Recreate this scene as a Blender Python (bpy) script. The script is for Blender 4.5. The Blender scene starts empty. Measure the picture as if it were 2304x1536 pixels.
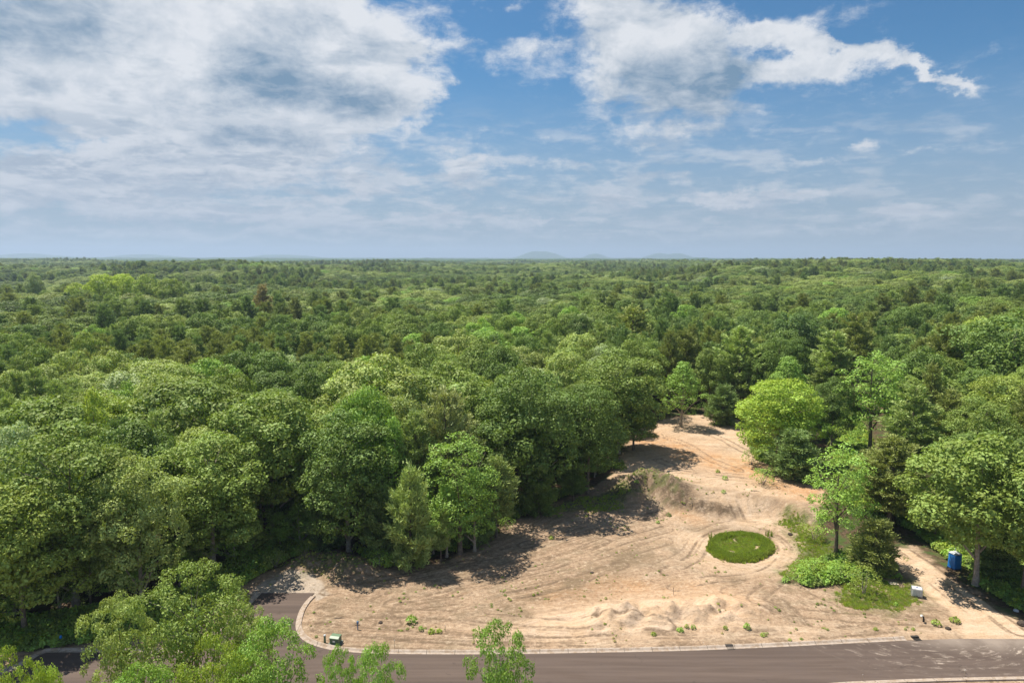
import bpy, math, random
import numpy as np
from mathutils import Vector
R = math.radians
C = bpy.context.scene.collection
scene = bpy.context.scene
random.seed(7)

# ------------------------------------------------------------------ camera, world, sun, exposure
CH = 42.0                       # height of the drone above the road
F = 1536.0                      # focal length in pixels of the 2304 px wide photograph
PITCH = math.atan(190 / F)
ROLL = R(0.12)
cam = bpy.data.cameras.new('camera')
cam.sensor_width = 36.0
cam.lens = 24.0
cam.clip_start = 0.5
cam.clip_end = 60000.0
co = bpy.data.objects.new('camera', cam)
C.objects.link(co)
co.location = (0, 0, CH)
from mathutils import Matrix
co.rotation_euler = (Matrix.Rotation(R(90) - PITCH, 4, 'X') @ Matrix.Rotation(ROLL, 4, 'Z')).to_euler()
scene.camera = co

SUN_EL = R(64)
SUN_DIR = Vector((-0.82, 0.57, 0)).normalized() * math.cos(SUN_EL) + Vector((0, 0, math.sin(SUN_EL)))
sl = bpy.data.lights.new('sun', 'SUN')
sl.energy = 4.8
sl.angle = R(0.5)
sl.color = (1.0, 0.93, 0.82)
so = bpy.data.objects.new('sun', sl)
C.objects.link(so)
so.rotation_euler = SUN_DIR.to_track_quat('Z', 'Y').to_euler()
so.location = (-200, 150, 300)

vs = scene.view_settings
vs.view_transform = 'Standard'
vs.look = 'None'
vs.exposure = 0.75
vs.gamma = 1.0
vs.use_curve_mapping = False
scene.render.engine = 'CYCLES'
cy = scene.cycles
cy.max_bounces = 6
cy.diffuse_bounces = 3
cy.glossy_bounces = 2
cy.transmission_bounces = 4
cy.transparent_max_bounces = 4
cy.volume_bounces = 1
cy.use_denoising = True
cy.denoiser = 'OPENIMAGEDENOISE'
cy.denoising_input_passes = 'RGB_ALBEDO_NORMAL'
cy.sample_clamp_indirect = 4.0


def ray(px, py):
    x = (px - 1152) / F
    y = -(py - 768) / F
    c, s = math.cos(ROLL), math.sin(ROLL)
    x, y = c * x - s * y, s * x + c * y
    return (x, math.cos(PITCH) + math.sin(PITCH) * y, -math.sin(PITCH) + math.cos(PITCH) * y)


def G(px, py, z=0.0):
    d = ray(px, py)
    t = (z - CH) / d[2]
    return (d[0] * t, d[1] * t)


def azel(px, py):
    d = ray(px, py)
    return math.atan2(d[0], d[1]), math.atan2(d[2], math.hypot(d[0], d[1]))


class NT:
    """small helper to write node trees"""
    def __init__(s, tree):
        s.t = tree
        s.n = tree.nodes
        s.n.clear()

    def new(s, typ, ins=None, **kw):
        n = s.n.new(typ)
        for k, v in kw.items():
            setattr(n, k, v)
        for k, v in (ins or {}).items():
            s.set(n.inputs[k], v)
        return n

    def set(s, sock, v):
        if isinstance(v, bpy.types.NodeSocket):
            s.t.links.new(v, sock)
        elif v is not None:
            sock.default_value = v

    def math(s, op, a, b=None, c=None, clamp=False):
        n = s.n.new('ShaderNodeMath')
        n.operation = op
        n.use_clamp = clamp
        s.set(n.inputs[0], a)
        if b is not None:
            s.set(n.inputs[1], b)
        if c is not None:
            s.set(n.inputs[2], c)
        return n.outputs[0]

    def vm(s, op, a, b=None, c=None, out=0):
        n = s.n.new('ShaderNodeVectorMath')
        n.operation = op
        s.set(n.inputs[0], a)
        if b is not None:
            s.set(n.inputs[1], b)
        if c is not None:
            s.set(n.inputs[2], c)
        return n.outputs[out]

    def mix(s, f, a, b, blend='MIX'):
        n = s.n.new('ShaderNodeMix')
        n.data_type = 'RGBA'
        n.blend_type = blend
        s.set(n.inputs[0], f)
        s.set(n.inputs[6], a if isinstance(a, bpy.types.NodeSocket) else (*a, 1))
        s.set(n.inputs[7], b if isinstance(b, bpy.types.NodeSocket) else (*b, 1))
        return n.outputs[2]

    def rng(s, v, a, b, c=0.0, d=1.0, smooth=True):
        n = s.n.new('ShaderNodeMapRange')
        n.interpolation_type = 'SMOOTHSTEP' if smooth else 'LINEAR'
        for i, q in enumerate((v, a, b, c, d)):
            s.set(n.inputs[i], q)
        return n.outputs[0]

    def noise(s, vec, scale, detail=4, rough=0.55, dist=0.0):
        n = s.new('ShaderNodeTexNoise', {'Vector': vec, 'Scale': scale, 'Detail': detail, 'Roughness': rough, 'Distortion': dist})
        return n.outputs[0]

    def comb(s, x, y, z=0.0):
        return s.new('ShaderNodeCombineXYZ', {0: x, 1: y, 2: z}).outputs[0]

    def sep(s, v):
        return s.new('ShaderNodeSeparateXYZ', {0: v}).outputs


# ---- the sky: Nishita sky with clouds laid out by compass direction and elevation
world = bpy.data.worlds.new('World')
scene.world = world
world.use_nodes = True
w = NT(world.node_tree)
SKY_STRENGTH = 0.075
sky = w.new('ShaderNodeTexSky', sky_type='NISHITA', sun_disc=False, sun_elevation=SUN_EL,
            sun_rotation=math.atan2(SUN_DIR.x, SUN_DIR.y), altitude=300.0, air_density=1.0, dust_density=0.6, ozone_density=2.0)
tc = w.new('ShaderNodeTexCoord').outputs['Generated']
dx, dy, dz = w.sep(tc)
az = w.math('ARCTAN2', dx, dy)
hor = w.math('SQRT', w.math('ADD', w.math('MULTIPLY', dx, dx), w.math('MULTIPLY', dy, dy)))
el = w.math('ARCTAN2', dz, hor)
# cloud layer coordinates (flat layer far above, so clouds get smaller towards the horizon)
den = w.math('ADD', w.math('MAXIMUM', dz, 0.0), 0.13)
plane = w.comb(w.math('DIVIDE', dx, den), w.math('DIVIDE', dy, den))
n_big = w.noise(plane, 1.9, 7, 0.62, 0.3)
n_fine = w.noise(plane, 6.5, 8, 0.62, 0.5)
ae = w.comb(az, w.math('MULTIPLY', el, 1.35))
n_lump = w.noise(ae, 20.0, 9, 0.66, 0.35)
warp = w.new('ShaderNodeTexNoise', {'Vector': ae, 'Scale': 11.0, 'Detail': 9, 'Roughness': 0.68})
wv = w.vm('MULTIPLY', w.vm('SUBTRACT', warp.outputs['Color'], (0.5, 0.5, 0.5)), (0.15, 0.065, 0.0))
pw = w.vm('ADD', w.comb(az, el), wv)


def blobs(rows):
    tot = None
    for (px, py, rx, ry, amp, *rest) in rows:
        a, e = azel(px, py)
        ang = rest[0] if rest else 0.0
        sub = w.vm('SUBTRACT', pw, (a, e, 0))
        if ang:
            rot = w.new('ShaderNodeVectorRotate', {'Vector': sub, 'Angle': R(ang)}, rotation_type='Z_AXIS')
            sub = rot.outputs[0]
        q = w.vm('MULTIPLY', sub, (F / rx / 1.0, F / ry / 1.0, 0))
        r2 = w.vm('DOT_PRODUCT', q, q, out=1)
        g = w.math('POWER', 2.718, w.math('MULTIPLY', r2, -1.0))
        tot = w.math('MULTIPLY', g, amp) if tot is None else w.math('MULTIPLY_ADD', g, amp, tot)
    return tot


white = blobs([
    (120, 130, 230, 90, .9), (360, 70, 250, 90, 1.0), (560, 100, 190, 110, 1.1), (740, 90, 110, 90, .9, 35), (860, 150, 120, 80, 1.0, -35),
    (955, 215, 70, 28, .5, -35), (60, 235, 190, 40, .6), (80, 325, 90, 26, -.5), (300, 215, 230, 70, .8), (450, 300, 190, 55, .6, -18), (620, 300, 190, 60, .7, -18),
    (760, 210, 140, 60, .7), (330, 310, 160, 25, .4), (420, 375, 180, 40, .5), (700, 365, 170, 35, .5, -12), (850, 395, 100, 30, .45),
    (70, 405, 130, 28, .8, -8), (190, 425, 90, 32, .8), (30, 462, 80, 16, .8), (330, 468, 120, 22, .6), (460, 482, 140, 18, .5), (600, 480, 110, 20, .6),
    (820, 430, 60, 20, .6), (1025, 390, 48, 20, .9, -20), (1060, 420, 50, 14, .6), (960, 275, 60, 14, .4, -30), (1060, 310, 90, 18, .4, -20),
    (1180, 365, 180, 10, .45), (1240, 300, 50, 14, .35), (1440, 50, 130, 60, .95), (1370, 10, 90, 30, .8), (1560, 85, 90, 50, .95),
    (1490, 150, 150, 60, .9), (1550, 205, 120, 40, .7), (1200, 108, 190, 20, .35, -6), (1040, 95, 110, 10, .3), (1150, 30, 50, 10, .35),
    (1715, 80, 36, 26, .9, 30), (1762, 118, 30, 16, -.5), (1790, 100, 40, 30, .9, 40), (1835, 135, 30, 14, -.4), (1860, 100, 46, 22, .8, 35), (1740, 165, 110, 22, .85), (1860, 155, 70, 26, .8, 15), (1955, 130, 55, 17, .9, 10),
    (2052, 145, 34, 11, .95, 25), (2098, 170, 34, 12, .9, 20), (2166, 190, 24, 9, .7, 25), (1490, 305, 90, 32, .7), (1600, 300, 90, 24, .35),
    (1485, 400, 60, 18, .8), (1350, 448, 120, 20, .6), (1620, 458, 80, 18, .75, 8), (1740, 450, 120, 17, .7), (1920, 428, 110, 13, .5),
    (2040, 472, 60, 16, .8), (2160, 470, 70, 14, .4), (1850, 348, 280, 9, .4), (1935, 322, 22, 9, .6), (1220, 498, 20, 5, .6), (1035, 490, 20, 6, .5, -15),
    (1120, 490, 500, 16, .3), (1500, 505, 600, 12, .3), (2000, 20, 200, 20, .25), (200, 520, 400, 9, .5), (90, 546, 300, 6, .4), (620, 528, 260, 7, .5), (900, 500, 250, 12, .45),
    (700, 452, 120, 12, .55), (1300, 530, 400, 6, .4), (1900, 520, 400, 8, .45), (1180, 420, 330, 50, .12), (900, 330, 140, 40, .15), (540, 395, 300, 50, .2), (1620, 250, 130, 50, .25),
    (1300, 170, 180, 60, .3), (250, 400, 260, 60, .2),
])
grey = blobs([
    (50, 60, 160, 50, 1.3, -12), (600, 160, 70, 70, 1.3, -35), (680, 205, 90, 30, 1.5), (830, 228, 90, 34, 1.4), (590, 308, 110, 20, 1.6),
    (330, 335, 50, 14, .7, -20), (455, 400, 80, 10, .9), (480, 435, 80, 10, .9), (120, 492, 150, 11, .9), (470, 500, 160, 12, .9), (395, 230, 40, 32, .6, -30),
    (100, 195, 70, 18, .5, -20), (1540, 205, 130, 60, 1.6), (1625, 165, 60, 60, 1.2, 35), (1450, 170, 50, 40, .6), (1500, 430, 100, 11, .6),
    (1045, 440, 60, 11, .9), (1650, 482, 170, 9, .6), (760, 400, 90, 10, .6), (250, 450, 100, 10, .5), (840, 448, 60, 7, .6), (1350, 470, 100, 8, .5),
])
fbm = w.math('ADD', w.math('MULTIPLY', n_big, 0.5), w.math('ADD', w.math('MULTIPLY', n_fine, 0.25), w.math('MULTIPLY', n_lump, 0.45)))
# density: where cloud masses stand, broken up by noise; thin streaks everywhere low down
dens = w.math('ADD', w.math('MULTIPLY', w.math('MINIMUM', white, 1.25), 1.0), w.math('MULTIPLY', w.math('SUBTRACT', fbm, 0.60), 3.0))
alpha = w.rng(dens, 0.12, 0.88)
# unseen bright cumulus added behind and above the view, as neutral fill for shadows
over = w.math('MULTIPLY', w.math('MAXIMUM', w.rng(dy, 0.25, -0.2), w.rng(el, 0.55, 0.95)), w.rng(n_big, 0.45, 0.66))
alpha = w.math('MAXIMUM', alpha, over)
low = w.rng(el, 0.30, 0.02, 0.0, 0.4)
streak = w.math('MULTIPLY', w.rng(n_fine, 0.46, 0.72), low)
alpha = w.math('MAXIMUM', alpha, w.math('MULTIPLY', streak, 0.75))
# rows of small flat-bottomed clouds low over the horizon
bv = w.comb(az, w.math('MULTIPLY', el, 3.4))
band1 = w.noise(bv, 10.0, 8, 0.6, 0.2)
band2 = w.noise(w.vm('ADD', bv, (0.0, 0.045, 0.0)), 10.0, 5, 0.6, 0.2)
bwin = w.math('MULTIPLY', w.rng(el, 0.23, 0.11), w.rng(el, 0.0, 0.03))
bwin = w.math('MULTIPLY', bwin, w.rng(az, 0.75, -0.45, 0.62, 1.0))
balpha = w.math('MULTIPLY', w.rng(w.math('ADD', band1, w.math('MULTIPLY', white, 0.22)), 0.50, 0.68), bwin)
alpha = w.math('MAXIMUM', alpha, w.math('MULTIPLY', balpha, 0.9))
bshade = w.math('MULTIPLY', w.math('MULTIPLY', w.rng(w.math('SUBTRACT', band2, band1), -0.08, 0.14), balpha), 0.7)
alpha = w.math('MULTIPLY', alpha, w.rng(el, -0.02, 0.06, 0.35, 1.0))
CB = 0.92 / SKY_STRENGTH
shade = w.math('MULTIPLY', w.math('SUBTRACT', 1.0, w.math('POWER', 2.718, w.math('MULTIPLY', grey, -1.1))), w.rng(n_fine, 0.3, 0.7, 1.25, 0.75), clamp=True)
relief = w.noise(w.vm('ADD', ae, (-0.022, 0.03, 0)), 20.0, 6, 0.6, 0.35)
shade = w.math('MAXIMUM', shade, w.rng(n_big, 0.55, 0.35, 0.0, 0.5))
shade = w.math('ADD', shade, w.math('MULTIPLY', w.math('SUBTRACT', relief, n_lump), 0.9), clamp=True)
shade = w.math('MAXIMUM', shade, bshade)
ccol = w.mix(shade, (.51 * CB, .525 * CB, .55 * CB), (.115 * CB, .19 * CB, .275 * CB))
thin = w.rng(el, 0.26, 0.02, 0.0, 0.6)
ccol = w.mix(thin, ccol, (.28 * CB, .32 * CB, .39 * CB))
skyc = w.mix(1.0, sky.outputs[0], (0.33, 0.62, 0.77), 'MULTIPLY')
# paler, milkier air towards the horizon
skyc = w.mix(w.rng(el, 0.27, 0.0, 0.0, 0.85), skyc, (.235 * CB, .275 * CB, .35 * CB))
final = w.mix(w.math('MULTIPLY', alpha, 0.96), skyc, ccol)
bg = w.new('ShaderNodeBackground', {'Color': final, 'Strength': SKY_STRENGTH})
wo = w.new('ShaderNodeOutputWorld', {'Surface': bg.outputs[0]})
world.cycles.sampling_method = 'MANUAL'
world.cycles.sample_map_resolution = 512


# ------------------------------------------------------------------ numpy noise and mesh helpers
def _hash(ix, iy, seed):
    h = (ix.astype(np.int64) * 374761393 + iy.astype(np.int64) * 668265263 + seed * 1442695041) & 0xffffffff
    h = ((h ^ (h >> 13)) * 1274126177) & 0xffffffff
    return ((h ^ (h >> 16)) & 0xffff) / 65535.0


def vnoise(x, y, seed=0):
    ix, iy = np.floor(x), np.floor(y)
    fx, fy = x - ix, y - iy
    fx = fx * fx * (3 - 2 * fx)
    fy = fy * fy * (3 - 2 * fy)
    a, b = _hash(ix, iy, seed), _hash(ix + 1, iy, seed)
    c, d = _hash(ix, iy + 1, seed), _hash(ix + 1, iy + 1, seed)
    return a + (b - a) * fx + (c - a) * fy + (a - b - c + d) * fx * fy


def fbmn(x, y, seed=0, octv=4):
    t, a, s = 0, 0.5, 0
    for k in range(octv):
        t = t + a * vnoise(x * 2 ** k, y * 2 ** k, seed + k)
        s += a
        a *= 0.5
    return t / s


def sst(a, b, v):
    t = np.clip((v - a) / (b - a), 0, 1)
    return t * t * (3 - 2 * t)


def poly_in(x, y, poly):
    r = np.zeros(x.shape, bool)
    n = len(poly)
    for i in range(n):
        x0, y0 = poly[i]
        x1, y1 = poly[(i + 1) % n]
        if y0 == y1:
            continue
        c = ((y0 > y) != (y1 > y)) & (x < (x1 - x0) * (y - y0) / (y1 - y0) + x0)
        r ^= c
    return r


def line_d(x, y, pts, closed=False):
    d = np.full(x.shape, 1e9)
    q = list(pts) + ([pts[0]] if closed else [])
    for (x0, y0), (x1, y1) in zip(q, q[1:]):
        vx, vy = x1 - x0, y1 - y0
        t = np.clip(((x - x0) * vx + (y - y0) * vy) / (vx * vx + vy * vy + 1e-9), 0, 1)
        d = np.minimum(d, np.hypot(x - x0 - t * vx, y - y0 - t * vy))
    return d


def sd(x, y, poly):
    """signed distance, positive inside"""
    d = line_d(x, y, poly, True)
    return np.where(poly_in(x, y, poly), d, -d)


def P(pts, z=0.0):
    return [G(a, b, z) for a, b in pts]


def mk(name, v, f, mat=None, parent=None, smooth=False, attrs=None, matidx=None):
    me = bpy.data.meshes.new(name)
    v = np.asarray(v, np.float32)
    if isinstance(f, np.ndarray):
        nv = f.shape[1]
        me.vertices.add(len(v))
        me.vertices.foreach_set('co', v.ravel())
        me.loops.add(f.size)
        me.loops.foreach_set('vertex_index', f.ravel().astype(np.int32))
        me.polygons.add(len(f))
        me.polygons.foreach_set('loop_start', np.arange(0, f.size, nv, dtype=np.int32))
        me.update(calc_edges=True)
    else:
        me.from_pydata([tuple(map(float, p)) for p in v], [], [tuple(q) for q in f])
    for k, (typ, dom, data) in (attrs or {}).items():
        a = me.attributes.new(k, typ, dom)
        key = 'color' if 'COLOR' in typ else ('vector' if typ == 'FLOAT_VECTOR' else 'value')
        a.data.foreach_set(key, np.asarray(data, np.float32).ravel())
    if smooth:
        me.polygons.foreach_set('use_smooth', [True] * len(me.polygons))
    if mat:
        for m_ in (mat if isinstance(mat, (list, tuple)) else [mat]):
            me.materials.append(m_)
    if matidx is not None:
        me.polygons.foreach_set('material_index', np.asarray(matidx, np.int32))
    me.update()
    o = bpy.data.objects.new(name, me)
    C.objects.link(o)
    if parent:
        o.parent = parent
    return o


def tag(o, label=None, cat=None, group=None, kind=None):
    for k, v in (('label', label), ('category', cat), ('group', group), ('kind', kind)):
        if v:
            o[k] = v
    return o


def empty(name, loc, rz=0.0, **kw):
    o = bpy.data.objects.new(name, None)
    C.objects.link(o)
    o.location = loc
    o.rotation_euler = (0, 0, rz)
    o.empty_display_size = 0.3
    return tag(o, **kw)


def mat(name):
    m = bpy.data.materials.new(name)
    m.use_nodes = True
    n = NT(m.node_tree)
    out = n.new('ShaderNodeOutputMaterial')
    return m, n, out


def simple(name, col, rough=0.6, metal=0.0, var=0.12, scale=6.0, spec=0.4):
    m, n, out = mat(name)
    oc = n.new('ShaderNodeTexCoord').outputs['Object']
    nz = n.noise(oc, scale, 5, 0.6)
    c = n.mix(n.rng(nz, 0.3, 0.75), tuple(c_ * (1 - var) for c_ in col), tuple(min(1, c_ * (1 + var)) for c_ in col))
    b = n.new('ShaderNodeBsdfPrincipled', {'Base Color': c, 'Roughness': rough, 'Metallic': metal, 'Specular IOR Level': spec})
    n.set(out.inputs[0], b.outputs[0])
    return m


# ------------------------------------------------------------------ terrain layout (world metres, read off the ground plane)
road_far = P([(-40, 1535), (50, 1496), (88, 1473), (104, 1467), (250, 1466.5), (400, 1466), (432, 1457), (512, 1407), (548, 1375), (571, 1351), (588, 1333.5)])
stub_end = P([(708, 1333.5)])
road_far2 = P([(700, 1341), (688, 1353), (676, 1371), (669, 1390), (666, 1408), (670, 1424), (682, 1438), (704, 1450), (745, 1461), (800, 1467), (870, 1470),
               (1100, 1471), (1300, 1468), (1540, 1463), (1740, 1455), (1900, 1447), (2040, 1440), (2160, 1436.5), (2310, 1437)])
rx0 = road_far2[-1]
far_ext = [(rx0[0] + 30, rx0[1] - 0.8), (rx0[0] + 120, rx0[1] - 5)]
near_pts = [(rx0[0] + 120, rx0[1] - 13.4)] + P([(2420, 1520), (2304, 1522), (2150, 1525), (2000, 1530), (1879, 1536), (1780, 1548)]) + [(14, 61.0), (0, 60.4), (-20, 60.0), (-44, 60.0), (-60, 52.0)]
clear_poly = P([(-500, 1900), (-500, 1500), (-100, 1475), (60, 1462), (180, 1448), (330, 1425), (440, 1385), (530, 1330), (580, 1290), (640, 1278), (690, 1240), (770, 1235), (860, 1275),
                (925, 1275), (1000, 1262), (1060, 1235), (1110, 1208), (1200, 1150), (1290, 1115), (1380, 1088), (1405, 1040), (1425, 990), (1500, 962), (1600, 952),
                (1680, 968), (1690, 1030), (1740, 1060), (1835, 1082), (1860, 1150), (1830, 1200), (1790, 1270), (1760, 1310), (1850, 1300), (1990, 1290), (1995, 1235), (2060, 1225),
                (2130, 1290), (2220, 1350), (2304, 1402), (2420, 1440), (2800, 1500), (2800, 1900)])
drive = P([(1960, 1215), (2040, 1235), (2100, 1275), (2170, 1325), (2240, 1370), (2304, 1408), (2360, 1441), (2170, 1439), (2160, 1400), (2130, 1370), (2080, 1330), (2030, 1285), (1985, 1250)])
apron = P([(560, 1338), (590, 1308), (650, 1290), (700, 1297), (728, 1312), (738, 1338), (712, 1352), (700, 1338)])
green_a = P([(1880, 1330), (1900, 1310), (1990, 1285), (2050, 1300), (2078, 1335), (2070, 1365), (2020, 1378), (1940, 1372), (1880, 1362)])      # grass round shrub and tank
green_b = P([(1825, 1178), (1770, 1160), (1745, 1168), (1790, 1200), (1800, 1235), (1760, 1275), (1745, 1285), (1775, 1300), (1840, 1290), (1880, 1230)])  # verge right of the pit
green_c = P([(1215, 1150), (1290, 1120), (1400, 1105), (1430, 1120), (1400, 1150), (1300, 1165), (1230, 1165)])
swathe = P([(1820, 930), (1890, 925), (1970, 1050), (1960, 1150), (2060, 1190), (2120, 1250), (2230, 1330), (2400, 1410), (2600, 1440), (2600, 1380), (2300, 1340), (2180, 1240), (2080, 1160),
            (2020, 1110), (1960, 1000), (1900, 900), (1840, 900)])
ovc = G(1666, 1230, -1.0)
ov_rx = (G(1742, 1230, -1.0)[0] - G(1590, 1230, -1.0)[0]) / 2
ov_ry = (G(1666, 1199, -1.0)[1] - G(1666, 1261, -1.0)[1]) / 2
terr = P([(1380, 1118), (1450, 1122), (1510, 1140), (1560, 1152), (1640, 1158), (1700, 1162), (1770, 1170), (1830, 1190), (1920, 1200), (2050, 1190)])
_o0, _oa, _ob = np.array(G(1666, 1230, -1.0)), np.array(G(1742, 1232, -1.0)), np.array(G(1668, 1199, -1.0))
OVM = np.stack([_oa - _o0, _ob - _o0], 1) * 0.92
OVI = np.linalg.inv(OVM)


def oval_r(x, y):
    dx_, dy_ = x - _o0[0], y - _o0[1]
    return np.hypot(OVI[0, 0] * dx_ + OVI[0, 1] * dy_, OVI[1, 0] * dx_ + OVI[1, 1] * dy_)


berm = P([(1415, 1105), (1455, 1088), (1510, 1108)], 1.5)
berm2 = P([(1510, 1110), (1580, 1122), (1640, 1128)], 2.0)
pile = P([(1360, 1392), (1420, 1388), (1500, 1385), (1560, 1380), (1625, 1372)])
lmound = P([(690, 1275), (740, 1272), (800, 1285)])
road_all = road_far + stub_end + road_far2 + far_ext + near_pts


def terr_y(x):
    tx = np.array([p[0] for p in terr])
    ty = np.array([p[1] for p in terr])
    return np.interp(x, tx, ty)


def height(x, y):
    x = np.asarray(x, float)
    y = np.asarray(y, float)
    h = (fbmn(x * 0.35, y * 0.35, 3, 4) - 0.5) * 0.22 + (fbmn(x * 0.05, y * 0.05, 9, 3) - 0.5) * 0.8 * sst(85, 120, y)
    # raised ground behind the cut bank
    ty = terr_y(x)
    edge = ty + (fbmn(x * 0.6, y * 0.1, 15, 3) - 0.5) * 0.9
    steep = 4.6 + 3.0 * (1 - sst(14, 20, x) * (1 - sst(44, 52, x)))
    lift = sst(0, 1, (y - edge) / steep) * sst(10, 22, x) * 2.3
    h = h + lift
    # pit floor round the green oval
    ex, ey = (x - ovc[0]) / (ov_rx * 2.6), (y - ovc[1]) / (ov_ry * 2.2)
    h = h - 1.1 * np.exp(-(ex ** 2 + ey ** 2) ** 1.5)
    e2 = oval_r(x, y)
    h = h + 0.28 * (1 - sst(0.86, 1.04, e2)) - 0.25 * (1 - sst(0.3, 0.75, e2)) - 0.15 * np.exp(-((e2 - 1.12) / 0.12) ** 2)
    rough = fbmn(x * 0.9, y * 0.9, 21, 4)
    d = line_d(x, y, berm)
    h = h + np.exp(-(d / 2.6) ** 2) * (2.1 + 1.6 * (rough - 0.5))
    d = line_d(x, y, berm2)
    h = h + np.exp(-(d / 1.3) ** 2) * (0.9 + 1.2 * (rough - 0.5))
    d = line_d(x, y, lmound)
    h = h + np.exp(-(d / 2.6) ** 2) * (1.5 + 1.4 * (rough - 0.5))
    # sand pile pushed along the road verge
    d = line_d(x, y, pile)
    r2 = fbmn(x * 0.45, y * 0.55, 33, 4)
    r3 = fbmn(x * 0.85, y * 0.7, 34, 4)
    h = h + np.exp(-(d / 2.7) ** 2) * np.clip(0.9 + 2.8 * (r2 - 0.5) + 1.0 * (r3 - 0.5), 0, 3)
    rx = line_d(x, y, P([(1640, 1365), (1690, 1380), (1720, 1365)]))
    h = h + np.exp(-(rx / 1.0) ** 2) * (0.6 * r3)
    # machine tracks: shallow ridges following the graded lanes
    s1 = track_s(x, y)
    cl = sst(-1.0, 1.5, sdc(x, y))
    h = h + cl * (np.abs(vnoise(s1 * 1.3, x * 0.06, 41) - 0.5) * 0.22 + (vnoise(s1 * 3.1, x * 0.15, 42) - 0.5) * 0.10)
    h = h - ruts(x, y) * 0.10
    # flat under the road and shoulders
    dr = -sd(x, y, road_all)
    flat = 1 - sst(0.2, 3.0, dr)
    h = h * (1 - flat) - 0.05 * (1 - sst(-0.4, 0.35, dr)) * 3 + 0.02 * flat
    dd = sd(x, y, drive)
    h = h * (1 - 0.75 * sst(-0.8, 0.6, dd))
    # rising ground under the right wood, rolling land further off
    h = h + 5.0 * sst(70, 150, x - 0.15 * y) * sst(80, 150, y)
    far = sst(220, 900, np.hypot(x, y))
    roll = (fbmn(x / 520.0, y / 330.0, 51, 3) - 0.5) * 40 + (fbmn(x / 170.0, y / 120.0, 57, 2) - 0.5) * 7
    h = h + far * roll
    h = h + 20 * np.exp(-((x + 420) / 260) ** 2 - ((y - 1000) / 220) ** 2) * 1.0
    h = h - 10 * np.exp(-((x + 620) / 160) ** 2 - ((y - 700) / 350) ** 2)
    return h


wood_y = P([(560, 1300), (700, 1240), (800, 1240), (925, 1275), (1000, 1262), (1110, 1205), (1200, 1150), (1290, 1112), (1400, 1085)])
wyx = [p[0] for p in wood_y] + [40, 120]
wyy = [p[1] for p in wood_y] + [128, 128]


def track_s(x, y):
    top = np.interp(x, wyx, wyy)
    return np.clip((y - 68) / (top - 68 + 1e-6), -1, 3) * 26 + (fbmn(x * 0.12, y * 0.12, 77, 2) - 0.5) * 3


# wheel and dozer tracks the photo shows, as curves on the ground
RUTS = [
    [(745, 1362), (850, 1345), (960, 1318), (1080, 1290), (1200, 1262), (1330, 1218), (1440, 1180)],
    [(740, 1330), (830, 1320), (930, 1300), (1010, 1282), (1120, 1262), (1240, 1232), (1380, 1190), (1480, 1160)],
    [(800, 1308), (900, 1300), (1000, 1278), (1060, 1265)],
    [(870, 1400), (825, 1375), (818, 1350), (850, 1332), (930, 1322), (1060, 1292), (1180, 1265), (1300, 1225)],
    [(885, 1402), (850, 1378), (842, 1358), (870, 1343), (960, 1330), (1100, 1296), (1240, 1262), (1360, 1215)],
    [(735, 1393), (850, 1396), (950, 1402), (1100, 1418), (1300, 1430), (1600, 1432), (1850, 1418)],
    [(725, 1374), (840, 1378), (960, 1380), (1120, 1392), (1300, 1405), (1500, 1412)],
    [(720, 1410), (900, 1428), (1100, 1440), (1400, 1442), (1700, 1432), (2000, 1412)],
    [(760, 1440), (950, 1448), (1200, 1455), (1500, 1447), (1800, 1436)],
    [(900, 1368), (1000, 1352), (1150, 1340), (1280, 1310), (1400, 1270)],
    [(910, 1355), (1010, 1338), (1140, 1318), (1290, 1285), (1420, 1240), (1500, 1205)],
    [(1000, 1322), (1130, 1300), (1260, 1265), (1400, 1215), (1500, 1180)],
    [(1180, 1225), (1280, 1200), (1400, 1170), (1490, 1150)],
    [(1100, 1245), (1220, 1225), (1330, 1196), (1450, 1160)],
    [(1500, 1285), (1560, 1245), (1590, 1200), (1640, 1180), (1720, 1185), (1765, 1215), (1755, 1255), (1690, 1290), (1600, 1300), (1520, 1320)],
    [(1480, 1275), (1545, 1232), (1575, 1190), (1640, 1170), (1730, 1176), (1782, 1215), (1772, 1262), (1700, 1305), (1640, 1330)],
    [(1770, 1270), (1730, 1320), (1700, 1350), (1760, 1372), (1860, 1384), (1990, 1393), (2110, 1398)],
    [(1755, 1355), (1800, 1400), (1830, 1425)],
    [(1840, 1330), (1900, 1360), (1960, 1372), (2060, 1385), (2130, 1380)],
    [(1480, 1060), (1560, 1088), (1700, 1102), (1830, 1135)],
    [(1500, 1085), (1600, 1098), (1720, 1116), (1830, 1150)],
    [(1450, 990), (1540, 1020), (1600, 1060), (1660, 1085)],
    [(1500, 975), (1600, 1000), (1680, 1040), (1760, 1078), (1830, 1100)],
    [(2010, 1245), (2080, 1290), (2150, 1345), (2220, 1400), (2260, 1432)],
    [(2040, 1240), (2120, 1295), (2200, 1352), (2290, 1420)],
    [(2070, 1345), (2100, 1352), (2150, 1385), (2175, 1430)],
]
RW = [smooth_pts for smooth_pts in (P(q) for q in RUTS)]


def catmull(pts, step=1.2):
    p = np.array(pts)
    out = []
    for i in range(len(p) - 1):
        p0, p1, p2, p3 = p[max(i - 1, 0)], p[i], p[i + 1], p[min(i + 2, len(p) - 1)]
        n = max(1, int(np.linalg.norm(p2 - p1) / step))
        for j in range(n):
            t = j / n
            out.append(tuple(0.5 * ((2 * p1) + (p2 - p0) * t + (2 * p0 - 5 * p1 + 4 * p2 - p3) * t * t + (3 * p1 - p0 - 3 * p2 + p3) * t ** 3)))
    out.append(tuple(p[-1]))
    return out


RW = [catmull(q) for q in RW]


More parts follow.
